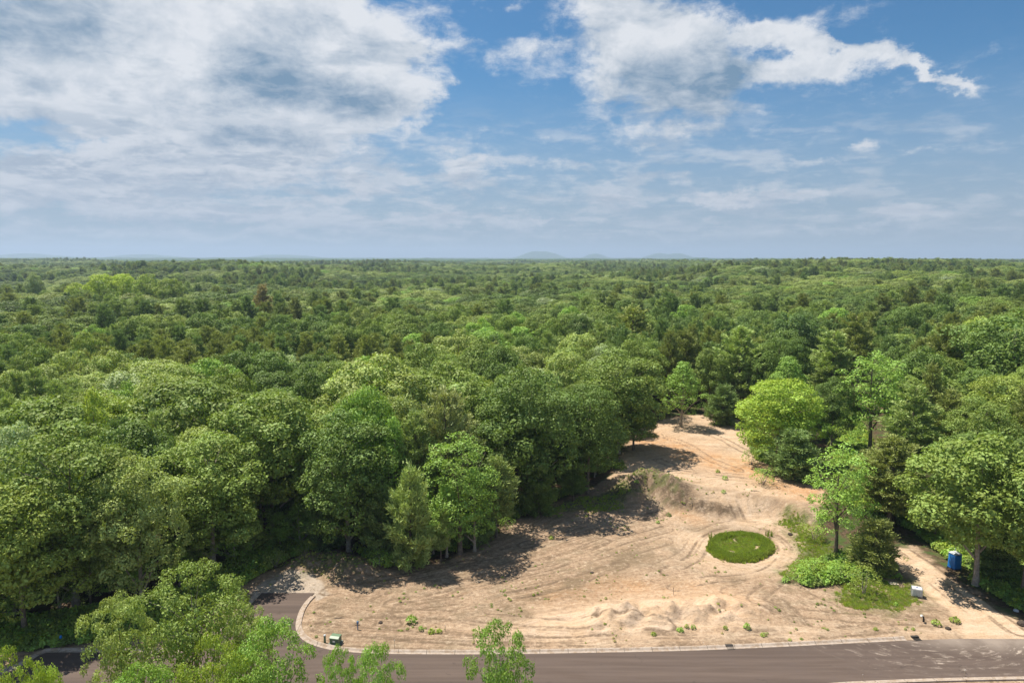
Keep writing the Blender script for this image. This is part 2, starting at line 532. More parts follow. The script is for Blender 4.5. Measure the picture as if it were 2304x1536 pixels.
def ruts(x, y):
    m = np.zeros(np.shape(x))
    near = (y > 58) & (y < 170) & (np.abs(x) < 90)
    xi, yi = x[near], y[near]
    if not len(xi):
        return m
    wob = (fbmn(xi * 0.5, yi * 0.5, 141, 3) - 0.5) * 0.9
    brk = sst(0.22, 0.45, fbmn(xi * 0.22, yi * 0.22, 143, 3))
    mi = np.zeros(len(xi))
    for k, q in enumerate(RW):
        qa = np.array(q)
        bb = (xi > qa[:, 0].min() - 4) & (xi < qa[:, 0].max() + 4) & (yi > qa[:, 1].min() - 4) & (yi < qa[:, 1].max() + 4)
        if not bb.any():
            continue
        d = line_d(xi[bb], yi[bb], q) + wob[bb] * 0.35
        gauge = 0.95
        v = np.maximum(np.exp(-((d - gauge) / 0.28) ** 2), 0.7 * np.exp(-((d - gauge * 0.42) / 0.16) ** 2) * (k % 2))
        mi[bb] = np.maximum(mi[bb], v * brk[bb] * (0.6 + 0.4 * ((k * 7) % 5) / 4))
    m[near] = mi
    return m


_sdc = {}


def sdc(x, y):
    return sd(x, y, clear_poly)


def H(x, y):
    return float(height(np.array([x]), np.array([y]))[0])


def land(px, py):
    """where the line of sight through this photo pixel meets the terrain"""
    z = 0.0
    for _ in range(6):
        g = G(px, py, z)
        z = H(*g)
    return g[0], g[1], z


def axis(lo, hi, step, far_lo, far_hi, grow):
    a = list(np.arange(lo, hi + 1e-6, step))
    s, v = step, hi
    while v < far_hi:
        s *= grow
        v += s
        a.append(v)
    s, v, b = step, lo, []
    while v > far_lo:
        s *= grow
        v -= s
        b.append(v)
    return np.array(b[::-1] + a)


xs = axis(-44, 82, 0.22, -15000, 15000, 1.045)
ys = axis(58, 128, 0.21, -600, 15500, 1.04)
X, Y = np.meshgrid(xs, ys)
x, y = X.ravel(), Y.ravel()
Z = height(x, y)
c_in = sdc(x, y)
jit = (fbmn(x * 0.8, y * 0.8, 61, 4) - 0.5) * 2.4
soft = lambda poly, a=-0.9, b=0.5, j=1.0: sst(a, b, sd(x, y, poly) + jit * j)
m_clear = sst(-0.8, 0.8, c_in + jit)
m_drive = soft(drive, -0.5, 0.4, 0.3)
m_apron = soft(apron, -0.3, 0.3, 0.25)
e2 = oval_r(x, y)
m_oval = (1 - sst(0.93, 1.06, e2 + jit * 0.07)) * (0.35 + 0.65 * sst(0.35, 0.6, fbmn(x * 1.5, y * 1.5, 223, 3)))
nb = fbmn(x * 0.25, y * 0.25, 71, 4)
nb2 = fbmn(x * .7, y * .7, 73, 4)
m_green = np.maximum.reduce([soft(green_a, -1.6, 1.4, 1.6) * (0.2 + 0.6 * sst(0.35, 0.6, nb2)), soft(green_b, -1.4, 1.2, 1.5) * (0.3 + 0.6 * sst(0.3, 0.55, nb2)), soft(green_c) * 0.7 * sst(0.35, 0.6, nb), m_oval,
                             soft(swathe, -1.5, 1.5) * 0.9, sst(54, 50, y + jit * 2) * sst(0.3, 0.6, nb2) * 0.8])
m_green = np.maximum(m_green, (np.exp(-(line_d(x, y, lmound) / 3.0) ** 2) + np.exp(-(line_d(x, y, berm) / 2.8) ** 2)) * sst(0.45, 0.62, fbmn(x * 1.1, y * 1.1, 72, 3)) * 0.75)
# bright bare sand: round the pit, along the pile and the strip by the road; greyer soil elsewhere
pitr = np.exp(-(((x - ovc[0]) / 15) ** 2 + ((y - ovc[1]) / 11) ** 2) ** 1.3)
pilem = 1.25 * np.exp(-(line_d(x, y, P([(1250, 1400), (1330, 1395), (1450, 1375), (1620, 1360)])) / 4.2) ** 2)
terrm = sst(0, 6, y - terr_y(x)) * sst(14, 22, x)
bank = np.exp(-((y - terr_y(x) - 0.8) / 2.0) ** 2) * sst(18, 24, x) * (1 - sst(40, 48, x))
strip = np.exp(-((y - 72.5) / 2.5) ** 2) * sst(-20, -2, x) * 0.5
m_sand = np.clip(-0.05 + 1.0 * pitr + 1.0 * pilem + 0.75 * terrm + bank + strip + (nb - 0.5) * 0.8, 0, 1)
m_sand = np.maximum(m_sand, m_drive)
m_org = np.clip((np.exp(-(line_d(x, y, P([(1450, 985), (1560, 1030), (1700, 1060), (1820, 1110)], 2.0)) / 5.5) ** 2) * 1.4
                 + np.exp(-(line_d(x, y, P([(1250, 1345), (1400, 1320), (1550, 1330), (1640, 1345)])) / 3.5) ** 2) * 0.6
                 + np.exp(-(line_d(x, y, P([(1530, 1135), (1570, 1150)], 1)) / 2.0) ** 2) * 0.7) * (0.4 + 1.2 * nb), 0, 1)
damp = np.exp(-(line_d(x, y, P([(1180, 1370), (1300, 1300), (1420, 1250), (1500, 1225)])) / 3.2) ** 2) * sst(0.3, 0.6, nb)
damp = np.maximum(damp, np.exp(-(line_d(x, y, P([(1560, 1178), (1680, 1180), (1730, 1195)])) / 1.6) ** 2) * 0.7)
topsoil = np.clip(np.exp(-(line_d(x, y, berm) / 3.0) ** 2) + np.exp(-(line_d(x, y, berm2) / 1.6) ** 2) * 1.1
                  + np.exp(-(line_d(x, y, P([(1500, 1095), (1640, 1103), (1830, 1135)], 2.3)) / 1.1) ** 2) * 0.5
                  + np.exp(-(line_d(x, y, lmound) / 3.0) ** 2) * 0.8, 0, 1)
far_green = sst(260, 700, np.hypot(x, y))
cA = np.stack([m_sand, m_org, m_green, m_clear], 1)
cB = np.stack([damp, topsoil, m_apron, np.maximum(m_oval, 0)], 1)
s1 = track_s(x, y)
rr = np.hypot(x - ovc[0], (y - ovc[1]) * 1.15)
trk = np.stack([s1, x, rr], 1)
m_rut = ruts(x, y)
m_rut = np.maximum(m_rut, 0.75 * bank * sst(0.5, 0.7, fbmn(x * 1.4 + y * .1, y * .12, 211, 3)))
nx, ny = len(xs), len(ys)
ii = np.arange(nx * ny).reshape(ny, nx)
faces = np.stack([ii[:-1, :-1], ii[:-1, 1:], ii[1:, 1:], ii[1:, :-1]], -1).reshape(-1, 4)

gm, g, gout = mat('ground soil')
pos = g.new('ShaderNodeNewGeometry').outputs['Position']
A = g.new('ShaderNodeAttribute', attribute_name='masks_a')
B = g.new('ShaderNodeAttribute', attribute_name='masks_b')
T = g.new('ShaderNodeAttribute', attribute_name='tracks')
a_rgb = g.new('ShaderNodeSeparateColor', {0: A.outputs['Color']}).outputs
b_rgb = g.new('ShaderNodeSeparateColor', {0: B.outputs['Color']}).outputs
ts = g.sep(T.outputs['Vector'])
n1 = g.noise(pos, 0.35, 6, 0.6)
n2 = g.noise(pos, 2.2, 6, 0.65)
n3 = g.noise(pos, 5.0, 7, 0.78)
n4 = g.noise(g.vm('ADD', pos, (31, 7, 0)), 1.3, 8, 0.75)
# graded soil with straw and root bits
soil = g.mix(g.rng(n2, 0.3, 0.7), (0.300, 0.205, 0.135), (0.430, 0.315, 0.215))
soil = g.mix(g.rng(n1, 0.42, 0.66, 0.0, 0.55), soil, (.235, .185, .120))
soil = g.mix(g.rng(n3, 0.52, 0.72, 0, 0.75), soil, (0.152, 0.108, 0.072))
sand = g.mix(g.rng(n1, 0.3, 0.7), (0.560, 0.400, 0.260), (0.600, 0.455, 0.330))
sand = g.mix(g.rng(n3, 0.56, 0.8, 0, 0.6), sand, (0.288, 0.200, 0.132))
msand = g.math('ADD', a_rgb[0], g.math('MULTIPLY', g.math('SUBTRACT', n2, 0.5), 0.7), clamp=True)
col = g.mix(msand, soil, sand)
org = g.mix(g.rng(n2, 0.3, 0.7), (0.448, 0.240, 0.112), (0.496, 0.320, 0.184))
col = g.mix(g.math('MULTIPLY', a_rgb[1], g.rng(n1, 0.35, 0.6, 0.3, 1.0)), col, org)
# tyre and dozer tracks: streaks along the lanes
st1 = g.noise(g.comb(g.math('MULTIPLY', ts[0], 0.9), g.math('MULTIPLY', ts[1], 0.05)), 1.5, 6, 0.7, 0.15)
st2 = g.noise(g.comb(g.math('MULTIPLY', ts[0], 3.5), g.math('MULTIPLY', ts[1], 0.22)), 1.5, 4, 0.7, 0.2)
ringv = g.noise(g.comb(g.math('MULTIPLY', ts[2], 1.3), g.math('MULTIPLY', ts[1], 0.08)), 1.5, 5, 0.7, 0.3)
trn = g.mix(g.rng(ts[2], 8.0, 14.0), ringv, st1)
tfac = g.rng(trn, 0.56, 0.42, 0.0, 0.5)
tfac2 = g.rng(st2, 0.52, 0.36, 0.0, 0.5)
tf = g.math('MAXIMUM', tfac, tfac2)
col = g.mix(tf, col, g.mix(1.0, col, (.66, .61, .56), 'MULTIPLY'))
col = g.mix(g.rng(trn, 0.58, 0.72, 0.0, 0.4), col, (0.496, 0.392, 0.288))
col = g.mix(g.math('MULTIPLY', b_rgb[0], 0.8), col, g.mix(n2, (0.136, 0.100, 0.056), (0.216, 0.160, 0.104)))
col = g.mix(g.math('MULTIPLY', b_rgb[1], g.rng(n2, 0.25, 0.6, 0.5, 1.0)), col, g.mix(g.rng(n3, 0.35, 0.65), (0.096, 0.068, 0.044), (0.264, 0.192, 0.128)))
col = g.mix(b_rgb[2], col, g.mix(g.rng(n2, 0.3, 0.7), (0.352, 0.288, 0.224), (0.432, 0.360, 0.288)))
# straw, roots and clods strewn over the graded soil
col = g.mix(g.math('MULTIPLY', g.rng(n4, 0.52, 0.62), g.rng(msand, 0.0, 1.0, 0.55, 0.2)), col, (.150, .108, .066))
col = g.mix(g.rng(n4, 0.46, 0.36, 0.0, 0.55), col, (.56, .44, .32))
col = g.mix(g.rng(n3, 0.54, 0.63, 0.0, 0.5), col, (.13, .095, .06))
rut = g.new('ShaderNodeAttribute', attribute_name='ruts').outputs['Fac']
col = g.mix(g.math('MULTIPLY', g.rng(rut, 0.15, 0.8), g.rng(n4, 0.38, 0.56, 0.25, 0.85)), col, (.165, .115, .075))
# grass and weeds lying low
grs = g.mix(g.rng(n2, 0.3, 0.7), (0.044, 0.068, 0.016), (0.120, 0.152, 0.036))
gf = g.math('MULTIPLY', a_rgb[2], g.rng(n3, 0.3, 0.6, 0.55, 1.0))
col = g.mix(gf, col, grs)
# forest floor outside the clearing
lit = g.mix(g.rng(n2, 0.35, 0.7), (0.056, 0.040, 0.024), (0.136, 0.092, 0.056))
lit = g.mix(g.rng(n1, 0.45, 0.62), lit, (.06, .09, .025))
gf2 = g.math('MULTIPLY', a_rgb[2], 0.85)
floor_c = g.mix(gf2, lit, grs)
alpha_c = A.outputs['Alpha']
col = g.mix(alpha_c, floor_c, col)
bmp = g.new('ShaderNodeBump', {'Height': g.math('ADD', g.math('MULTIPLY', n3, 0.35), g.math('ADD', g.math('MULTIPLY', g.math('ADD', trn, st2), 0.5), g.math('MULTIPLY', n2, 0.5))),
                               'Strength': 0.9, 'Distance': 0.28})
gb = g.new('ShaderNodeBsdfPrincipled', {'Base Color': col, 'Roughness': 0.95, 'Specular IOR Level': 0.12, 'Normal': bmp.outputs[0]})
g.set(gout.inputs[0], gb.outputs[0])
ground = mk('ground', np.stack([x, y, Z], 1), faces, gm, smooth=True,
            attrs={'masks_a': ('FLOAT_COLOR', 'POINT', cA), 'masks_b': ('FLOAT_COLOR', 'POINT', cB), 'tracks': ('FLOAT_VECTOR', 'POINT', trk), 'ruts': ('FLOAT', 'POINT', m_rut)})
tag(ground, kind='structure')

# ------------------------------------------------------------------ road and kerbs
rm, r, rout = mat('asphalt')
pos = r.new('ShaderNodeNewGeometry').outputs['Position']
a1 = r.noise(pos, 0.25, 5, 0.6)
sx = r.vm('MULTIPLY', pos, (0.06, 1.0, 1.0))
a2 = r.noise(sx, 1.6, 5, 0.6)
a3 = r.noise(pos, 14.0, 3, 0.6)
lane = r.noise(r.comb(0.0, r.sep(pos)[1]), 0.55, 2, 0.5)
c = r.mix(r.rng(a2, 0.3, 0.7), (0.088, 0.063, 0.050), (0.120, 0.088, 0.071))
c = r.mix(r.rng(a1, 0.35, 0.7, 0, 0.5), c, (0.104, 0.078, 0.066))
c = r.mix(r.rng(a3, 0.5, 0.8, 0, 0.35), c, (0.136, 0.108, 0.092))
c = r.mix(r.rng(lane, 0.42, 0.6, 0.0, 0.45), c, (.060, .044, .036))
crk = r.new('ShaderNodeTexVoronoi', {'Vector': r.vm('ADD', pos, r.vm('MULTIPLY', r.new('ShaderNodeTexNoise', {'Vector': pos, 'Scale': 1.2, 'Detail': 4}).outputs['Color'], (2.0, 2.0, 0))), 'Scale': 0.11}, feature='DISTANCE_TO_EDGE').outputs[0]
c = r.mix(r.math('MULTIPLY', r.rng(crk, 0.006, 0.001), r.rng(a1, 0.5, 0.6, 0, 0.5)), c, (.035, .027, .022))
c = r.mix(r.rng(r.noise(pos, 0.7, 3, 0.5), 0.66, 0.74, 0, 0.4), c, (.05, .038, .032))
# sand dragged out of the track mouth
mouth = G(2235, 1437)
px_ = r.vm('SUBTRACT', pos, (mouth[0] - 7.0, mouth[1] + 2.0, 0))
dist = r.vm('LENGTH', r.vm('MULTIPLY', px_, (0.62, 1.0, 0)), out=1)
arc = r.noise(r.comb(dist, r.math('MULTIPLY', a1, 2.0)), 1.9, 5, 0.7, 0.1)
arcm = r.math('MULTIPLY', r.rng(arc, 0.50, 0.68), r.rng(dist, 11.5, 6.0))
near = r.vm('LENGTH', r.vm('MULTIPLY', r.vm('SUBTRACT', pos, (mouth[0] - 1.0, mouth[1] - 0.3, 0)), (0.30, 1.0, 0)), out=1)
nm = r.math('MULTIPLY', r.rng(near, 3.4, 0.4), r.rng(a1, 0.3, 0.6, 0.4, 1.0))
dust = r.math('MAXIMUM', r.math('MULTIPLY', arcm, r.rng(r.noise(pos, 0.8, 4), 0.4, 0.62)), r.math('MULTIPLY', nm, 0.6))
c = r.mix(r.math('MULTIPLY', dust, 0.9), c, (0.384, 0.320, 0.264))
rb = r.new('ShaderNodeBsdfPrincipled', {'Base Color': c, 'Roughness': 0.85, 'Specular IOR Level': 0.25,
                                        'Normal': r.new('ShaderNodeBump', {'Height': a3, 'Strength': 0.3, 'Distance': 0.02}).outputs[0]})
r.set(rout.inputs[0], rb.outputs[0])
import bmesh
bm = bmesh.new()
bm.faces.new([bm.verts.new((p[0], p[1], 0.03)) for p in road_all][::-1])
bmesh.ops.triangulate(bm, faces=bm.faces)
bmesh.ops.recalc_face_normals(bm, faces=bm.faces)
if sum(f.normal.z for f in bm.faces) < 0:
    bmesh.ops.reverse_faces(bm, faces=bm.faces)
me = bpy.data.meshes.new('road')
bm.to_mesh(me)
bm.free()
me.materials.append(rm)
road = bpy.data.objects.new('road', me)
C.objects.link(road)
tag(road, kind='structure')

km, k, kout = mat('kerb concrete')
pos = k.new('ShaderNodeNewGeometry').outputs['Position']
kn = k.noise(pos, 3.0, 5, 0.6)
c = k.mix(k.rng(kn, 0.3, 0.7), (0.368, 0.304, 0.252), (0.480, 0.408, 0.344))
c = k.mix(k.rng(k.noise(pos, 0.8, 4), 0.5, 0.68, 0, 0.6), c, (0.336, 0.264, 0.200))
c = k.mix(k.rng(k.noise(pos, 1.7, 6, 0.7), 0.48, 0.62, 0, 0.75), c, (.30, .22, .15))
jx = k.math('FRACT', k.math('MULTIPLY', k.sep(pos)[0], 0.33))
c = k.mix(k.math('LESS_THAN', jx, 0.018), c, (.12, .10, .08))
c = k.mix(1.0, c, (.86, .84, .82), 'MULTIPLY')
kb = k.new('ShaderNodeBsdfPrincipled', {'Base Color': c, 'Roughness': 0.9, 'Specular IOR Level': 0.2})
k.set(kout.inputs[0], kb.outputs[0])


def smooth_line(pts, step=0.6):
    p = [Vector((a, b)) for a, b in pts]
    out = []
    for i in range(len(p) - 1):
        p0, p1, p2, p3 = p[max(i - 1, 0)], p[i], p[i + 1], p[min(i + 2, len(p) - 1)]
        n = max(1, int((p2 - p1).length / step))
        for j in range(n):
            t = j / n
            out.append(0.5 * ((2 * p1) + (p2 - p0) * t + (2 * p0 - 5 * p1 + 4 * p2 - p3) * t * t + (3 * p1 - p0 - 3 * p2 + p3) * t ** 3))
    out.append(p[-1])
    return out


def kerb(name, pts, label, flip=1):
    L = smooth_line(pts)
    prof = [(-0.06, -0.06), (-0.06, 0.042), (0.24, 0.05), (0.36, 0.13), (0.42, 0.17), (0.60, 0.175), (0.63, 0.05), (0.63, -0.1)]
    vs_, fs = [], []
    for i, p in enumerate(L):
        d = (L[min(i + 1, len(L) - 1)] - L[max(i - 1, 0)]).normalized()
        n = Vector((-d.y, d.x)) * flip
        for a, b in prof:
            vs_.append((p.x + n.x * a, p.y + n.y * a, b))
    m_ = len(prof)
    for i in range(len(L) - 1):
        for j in range(m_ - 1):
            fs.append((i * m_ + j, i * m_ + j + 1, (i + 1) * m_ + j + 1, (i + 1) * m_ + j))
    o = mk(name, vs_, fs, km)
    return tag(o, kind='structure')


kerb('kerb', road_far[:1] + road_far[1:], '')
drop = [p for p in road_far2 if p[0] < G(2150, 1437)[0]]
kerb('kerb', drop, '')
kerb('kerb', [(rx0[0] + 5, rx0[1] - 0.1)] + far_ext, '')
kerb('kerb', near_pts[1:], '')

# ------------------------------------------------------------------ materials of plants
def leaf_mat(name, trans=0.35, rough=0.55, var=0.35, spec=0.3):
    m, n, out = mat(name)
    t = n.new('ShaderNodeAttribute', attribute_type='INSTANCER', attribute_name='leaf_tint').outputs['Color']
    v = n.new('ShaderNodeAttribute', attribute_name='leaf_var').outputs['Fac']
    hs = n.new('ShaderNodeHueSaturation', {'Hue': n.rng(v, 0, 1, 0.485, 0.512, False), 'Saturation': n.rng(v, 0, 1, 1.06, 0.86, False),
                                           'Value': n.rng(v, 0, 1, 1 - var, 1 + var, False), 'Color': t})
    b = n.new('ShaderNodeBsdfPrincipled', {'Base Color': hs.outputs[0], 'Roughness': rough, 'Specular IOR Level': spec})
    tl = n.new('ShaderNodeBsdfTranslucent', {'Color': n.mix(1.0, hs.outputs[0], (1.25, 1.3, 0.55), 'MULTIPLY')})
    mx = n.new('ShaderNodeMixShader', {0: trans, 1: b.outputs[0], 2: tl.outputs[0]})
    n.set(out.inputs[0], mx.outputs[0])
    return m


leafm = leaf_mat('leaf', 0.25, 0.55, 0.45, 0.2)
needlem = leaf_mat('needle', 0.18, 0.65, 0.4, 0.2)
fernm = leaf_mat('fern leaf', 0.35, 0.6, 0.35, 0.2)
grassm = leaf_mat('grass blade', 0.3, 0.7, 0.4, 0.15)
barkm = simple('bark', (.19, .15, .115), 0.95, var=0.35, scale=3.0, spec=0.1)
palebark = simple('pale bark', (.34, .29, .235), 0.95, var=0.3, scale=3.0, spec=0.1)

rngs = np.random.default_rng


def unit(a):
    return a / (np.linalg.norm(a, axis=1, keepdims=True) + 1e-9)


def cards(pos, nrm, size, rg, aspect=1.5, bend=0.0):
    """one leaf-shaped quad for each position, facing nrm"""
    n = len(pos)
    t = unit(np.cross(nrm, unit(rg.normal(size=(n, 3)))))
    b = np.cross(nrm, t)
    s = size[:, None]
    tip = t * s * 0.5 * aspect
    side = b * s * 0.42
    v = np.stack([pos - tip, pos - side + t * s * 0.08, pos + tip - nrm * s * 0.12, pos + side + t * s * 0.08], 1).reshape(-1, 3)
    f = np.arange(n * 4).reshape(n, 4)
    return v, f


def sphere_pts(n, rg):
    return unit(rg.normal(size=(n, 3)))


def crown_mesh(seed, R0=5.5, H0=18.0, base=0.28, npuff=64, per=260, leaf=0.29, puff=(1.0, 1.75), shape='round', inner=14):
    rg = rngs(seed)
    z0, z1 = H0 * base, H0
    cz = z0 + (z1 - z0) * 0.48
    rz = (z1 - z0) * 0.5
    u = sphere_pts(npuff * 3, rg)
    u = u[(u[:, 2] > -0.75)]
    # even spread: greedy pick
    sel = [0]
    for i in range(1, len(u)):
        if len(sel) >= npuff:
            break
        if np.min(np.linalg.norm(u[sel] - u[i], axis=1)) > 1.9 / math.sqrt(npuff):
            sel.append(i)
    u = u[sel]
    lob = 1 + 0.22 * np.sin(np.arctan2(u[:, 1], u[:, 0]) * 3 + seed) * (1 - u[:, 2] ** 2) + rg.normal(size=len(u)) * 0.17
    rad = R0 * (1 - 0.13) * lob
    if shape == 'cone':
        prof = np.clip(1.08 - 0.85 * np.clip(u[:, 2], -0.3, 1), 0.2, 1.1)
        cx = u[:, 0] * rad * prof
        cy_ = u[:, 1] * rad * prof
        pz = cz + u[:, 2] * rz * 0.97
    else:
        q = np.sqrt(np.clip(1 - u[:, 2] ** 2, 0, 1)) ** 0.55
        sc = q / (np.sqrt(1 - u[:, 2] ** 2) + 1e-3)
        sc = np.clip(sc, 1, 1.22)
        cx = u[:, 0] * rad * sc
        cy_ = u[:, 1] * rad * sc
        pz = cz + u[:, 2] * rz * (0.93 + rg.normal(size=len(u)) * 0.07)
    cen = np.stack([cx, cy_, pz], 1)
    ps = rg.uniform(*puff, size=len(cen)) * (0.75 + 0.25 * np.clip(u[:, 2] + 0.8, 0, 1))
    if inner:
        ui = sphere_pts(inner, rg) * rg.uniform(0.1, 0.6, (inner, 1))
        cen = np.vstack([cen, np.stack([ui[:, 0] * R0, ui[:, 1] * R0, cz + ui[:, 2] * rz], 1)])
        ps = np.concatenate([ps, rg.uniform(1.5, 2.1, inner)])
    V, Fc, VA = [], [], []
    k = 0
    for i, (c_, r_) in enumerate(zip(cen, ps)):
        isin = i >= len(u)
        n = int(per * (r_ / 1.35) ** 2 * (0.30 if isin else 1.0))
        d = sphere_pts(n, rg)
        out = c_ - np.array([0, 0, cz])
        out = out / (np.linalg.norm(out) + 1e-6)
        if not isin:      # leaves gather on the upper and outer side of the clump
            d[:, 2] = np.where(d[:, 2] < -0.35, -d[:, 2] * 0.7, d[:, 2])
            flip = (d @ out) < -0.45
            d[flip] *= -1
        d = unit(d)
        lump = 1 + 0.22 * np.sin(d[:, 0] * 5 + i) * np.sin(d[:, 1] * 5 + 2 * i) + rg.normal(size=n) * 0.11
        p = c_ + d * (r_ * lump)[:, None] * np.array([1.12, 1.12, 0.80])
        nr = unit(d * 0.75 + np.array([0, 0, 0.35]) + rg.normal(size=(n, 3)) * 0.42)
        sz = rg.uniform(0.7, 1.3, n) * leaf * (1.5 if isin else 1.0)
        v, f = cards(p, nr, sz, rg)
        V.append(v)
        Fc.append(f + k)
        k += len(v)
        VA.append(np.clip(rg.normal(0.5, 0.2, n) + rg.normal() * 0.10, 0, 1))
    # loose sprays beyond the clumps break up the outline
    return np.vstack(V), np.vstack(Fc), np.concatenate(VA), cen[:len(u)], ps


def pine_mesh(seed, R0=4.6, H0=20.0, base=0.18, nw=26, nb=6, dens=1.0, top=0.25, up=0.35, tuft=0.62):
    rg = rngs(seed)
    V, Fc, VA = [], [], []
    k = 0
    br = []
    for wi in range(nw):
        t = (wi + rg.uniform(-0.3, 0.3)) / nw
        z = H0 * (base + (1 - base) * t)
        prof = (1 - max(t, 0)) ** 0.62 * (0.62 + 0.38 * min(1, max(0, t) / 0.22)) * (1 - top * 0) + 0.03
        n_b = nb + (1 if t < 0.6 else -1)
        a0 = rg.uniform(0, 6.28)
        for bi in range(n_b):
            a = a0 + bi * 6.283 / n_b + rg.normal() * 0.25
            L = R0 * prof * rg.uniform(0.55, 1.18)
            rise = up + 0.55 * t + rg.normal() * 0.15
            br.append((z, a, L, rise))
            ntuft = max(3, int(L * 3.4 * dens))
            s = rg.uniform(0.22, 1.0, ntuft) ** 0.75
            s[0] = 1.0
            for sj in s:
                droop = -0.05 * L * math.sin(sj * 3.1)
                side = rg.normal() * 0.20 * L * sj
                x0 = L * sj
                px_, py_ = math.cos(a) * x0 - math.sin(a) * side, math.sin(a) * x0 + math.cos(a) * side
                pz = z + rise * x0 * (0.35 + 0.65 * sj) + droop + rg.normal() * 0.12
                m_ = 11
                dd = unit(np.array([math.cos(a) * 0.75, math.sin(a) * 0.75, 0.50 + 0.4 * t]) + rg.normal(size=(m_, 3)) * 0.55)
                ln = rg.uniform(0.55, 1.15, m_) * tuft
                p0 = np.array([px_, py_, pz]) + rg.normal(size=(m_, 3)) * 0.16
                nrm = unit(np.cross(dd, unit(rg.normal(size=(m_, 3)))) + np.array([0, 0, 0.5]))
                sd_ = unit(np.cross(dd, nrm))
                wd = (ln * 0.17)[:, None]
                q = np.stack([p0 - sd_ * wd * 0.5, p0 + sd_ * wd * 0.5, p0 + dd * ln[:, None] * 0.6 + sd_ * wd, p0 + dd * ln[:, None]], 1)
                V.append(q.reshape(-1, 3))
                Fc.append(np.arange(m_ * 4).reshape(m_, 4) + k)
                k += m_ * 4
                VA.append(np.clip(rg.normal(0.5, 0.2, m_) + (sj - 0.7) * 0.25, 0, 1))
    return np.vstack(V), np.vstack(Fc), np.concatenate(VA), br


def tube(pts, radii, sides=7):
    V, Fc = [], []
    pts = [Vector(p) for p in pts]
    for i, (p, r_) in enumerate(zip(pts, radii)):
        d = (pts[min(i + 1, len(pts) - 1)] - pts[max(i - 1, 0)]).normalized()
        a = d.orthogonal().normalized() if abs(d.z) < 0.9 else Vector((1, 0, 0)).cross(d).normalized()
        b = d.cross(a)
        for j in range(sides):
            t = 6.2832 * j / sides
            V.append(p + (a * math.cos(t) + b * math.sin(t)) * r_)
    for i in range(len(pts) - 1):
        for j in range(sides):
            Fc.append((i * sides + j, i * sides + (j + 1) % sides, (i + 1) * sides + (j + 1) % sides, (i + 1) * sides + j))
    return V, Fc


def join(parts):
    V, Fc = [], []
    for v, f in parts:
        o = len(V)
        V += [tuple(q) for q in v]
        Fc += [tuple(i + o for i in q) for q in f]
    return V, Fc


def trunk_geo(seed, H0, base, cen, r0=0.30, limbs=9):
    rg = random.Random(seed)
    top = H0 * 0.86
    pts, rad = [], []
    wob = [rg.uniform(-.35, .35) for _ in range(4)]
    n = 9
    for i in range(n):
        t = i / (n - 1)
        pts.append((math.sin(t * 3 + wob[0]) * wob[1] * t * 1.4, math.sin(t * 2.4 + wob[2]) * wob[3] * t * 1.4, -0.3 + top * t))
        rad.append(r0 * (1 - t) ** 0.75 + 0.035 + (0.16 * r0 / 0.3 if i == 0 else 0))
    parts = [tube(pts, rad, 8)]
    idx = list(range(len(cen)))
    rg.shuffle(idx)
    for j in idx[:limbs]:
        c_ = cen[j]
        zt = max(H0 * base * 0.75, c_[2] - 0.42 * H0 * rg.uniform(0.4, 0.8))
        t = min(max(zt / top, 0.1), 0.85)
        i0 = t * (n - 1)
        a = Vector(pts[int(i0)]).lerp(Vector(pts[min(int(i0) + 1, n - 1)]), i0 - int(i0))
        e = Vector((float(c_[0]), float(c_[1]), float(c_[2])))
        m1 = a.lerp(e, 0.45) + Vector((rg.uniform(-.4, .4), rg.uniform(-.4, .4), 0.5))
        rr_ = r0 * (1 - t) * 0.55 + 0.03
        parts.append(tube([a, a.lerp(m1, 0.6), m1, e], [rr_, rr_ * 0.8, rr_ * 0.6, 0.03], 5))
    return join(parts)


# ------------------------------------------------------------------ tree kinds: one set of meshes each
KINDS = {}


def make_kind(key, name, n, fn):
    KINDS[key] = [dict(name=name, i=i, **fn(i)) for i in range(n)]


def crown_obj(v, f, va, m):
    me = mk('crown', v, f, m, attrs={'leaf_var': ('FLOAT', 'FACE', va)})
    d = me.data
    bpy.data.objects.remove(me)
    return d


def mesh_only(v, f, m, smooth=True):
    o = mk('trunk', v, f, m, smooth=smooth)
    d = o.data
    bpy.data.objects.remove(o)
    return d


def k_broad(i, **kw):
    a = dict(R0=5.5, H0=18.0, base=0.26)
    a.update(kw)
    v, f, va, cen, ps = crown_mesh(100 + i * 7 + kw.get('npuff', 0), **a)
    tv, tf = trunk_geo(i, a['H0'], a['base'], cen, 0.27)
    return dict(crown=crown_obj(v, f, va, leafm), trunk=mesh_only(tv, tf, barkm if i % 2 else palebark), H=18.0, R=a['R0'] * 1.12)


make_kind('broad', 'broadleaf_tree', 7, lambda i: k_broad(i, npuff=[60, 74, 66, 84, 58, 70, 78][i], puff=[(1.0, 1.8), (.8, 1.5), (1.1, 2.0), (.8, 1.4), (1.1, 2.1), (.9, 1.7), (.75, 1.5)][i]))
make_kind('edge', 'broadleaf_tree', 4, lambda i: k_broad(i + 20, base=0.13, npuff=100, per=300, puff=(.75, 1.4), leaf=0.225, inner=20))
make_kind('slim', 'broadleaf_tree', 3, lambda i: k_broad(i + 40, R0=3.6, base=0.16, npuff=80, per=200, puff=(.6, 1.1), leaf=0.21, shape='cone' if i != 1 else 'round', inner=6))
make_kind('fore', 'broadleaf_tree', 3, lambda i: k_broad(i + 60, R0=5.5, base=0.3, npuff=96, per=380, puff=(.55, 1.15), leaf=0.18, inner=10))


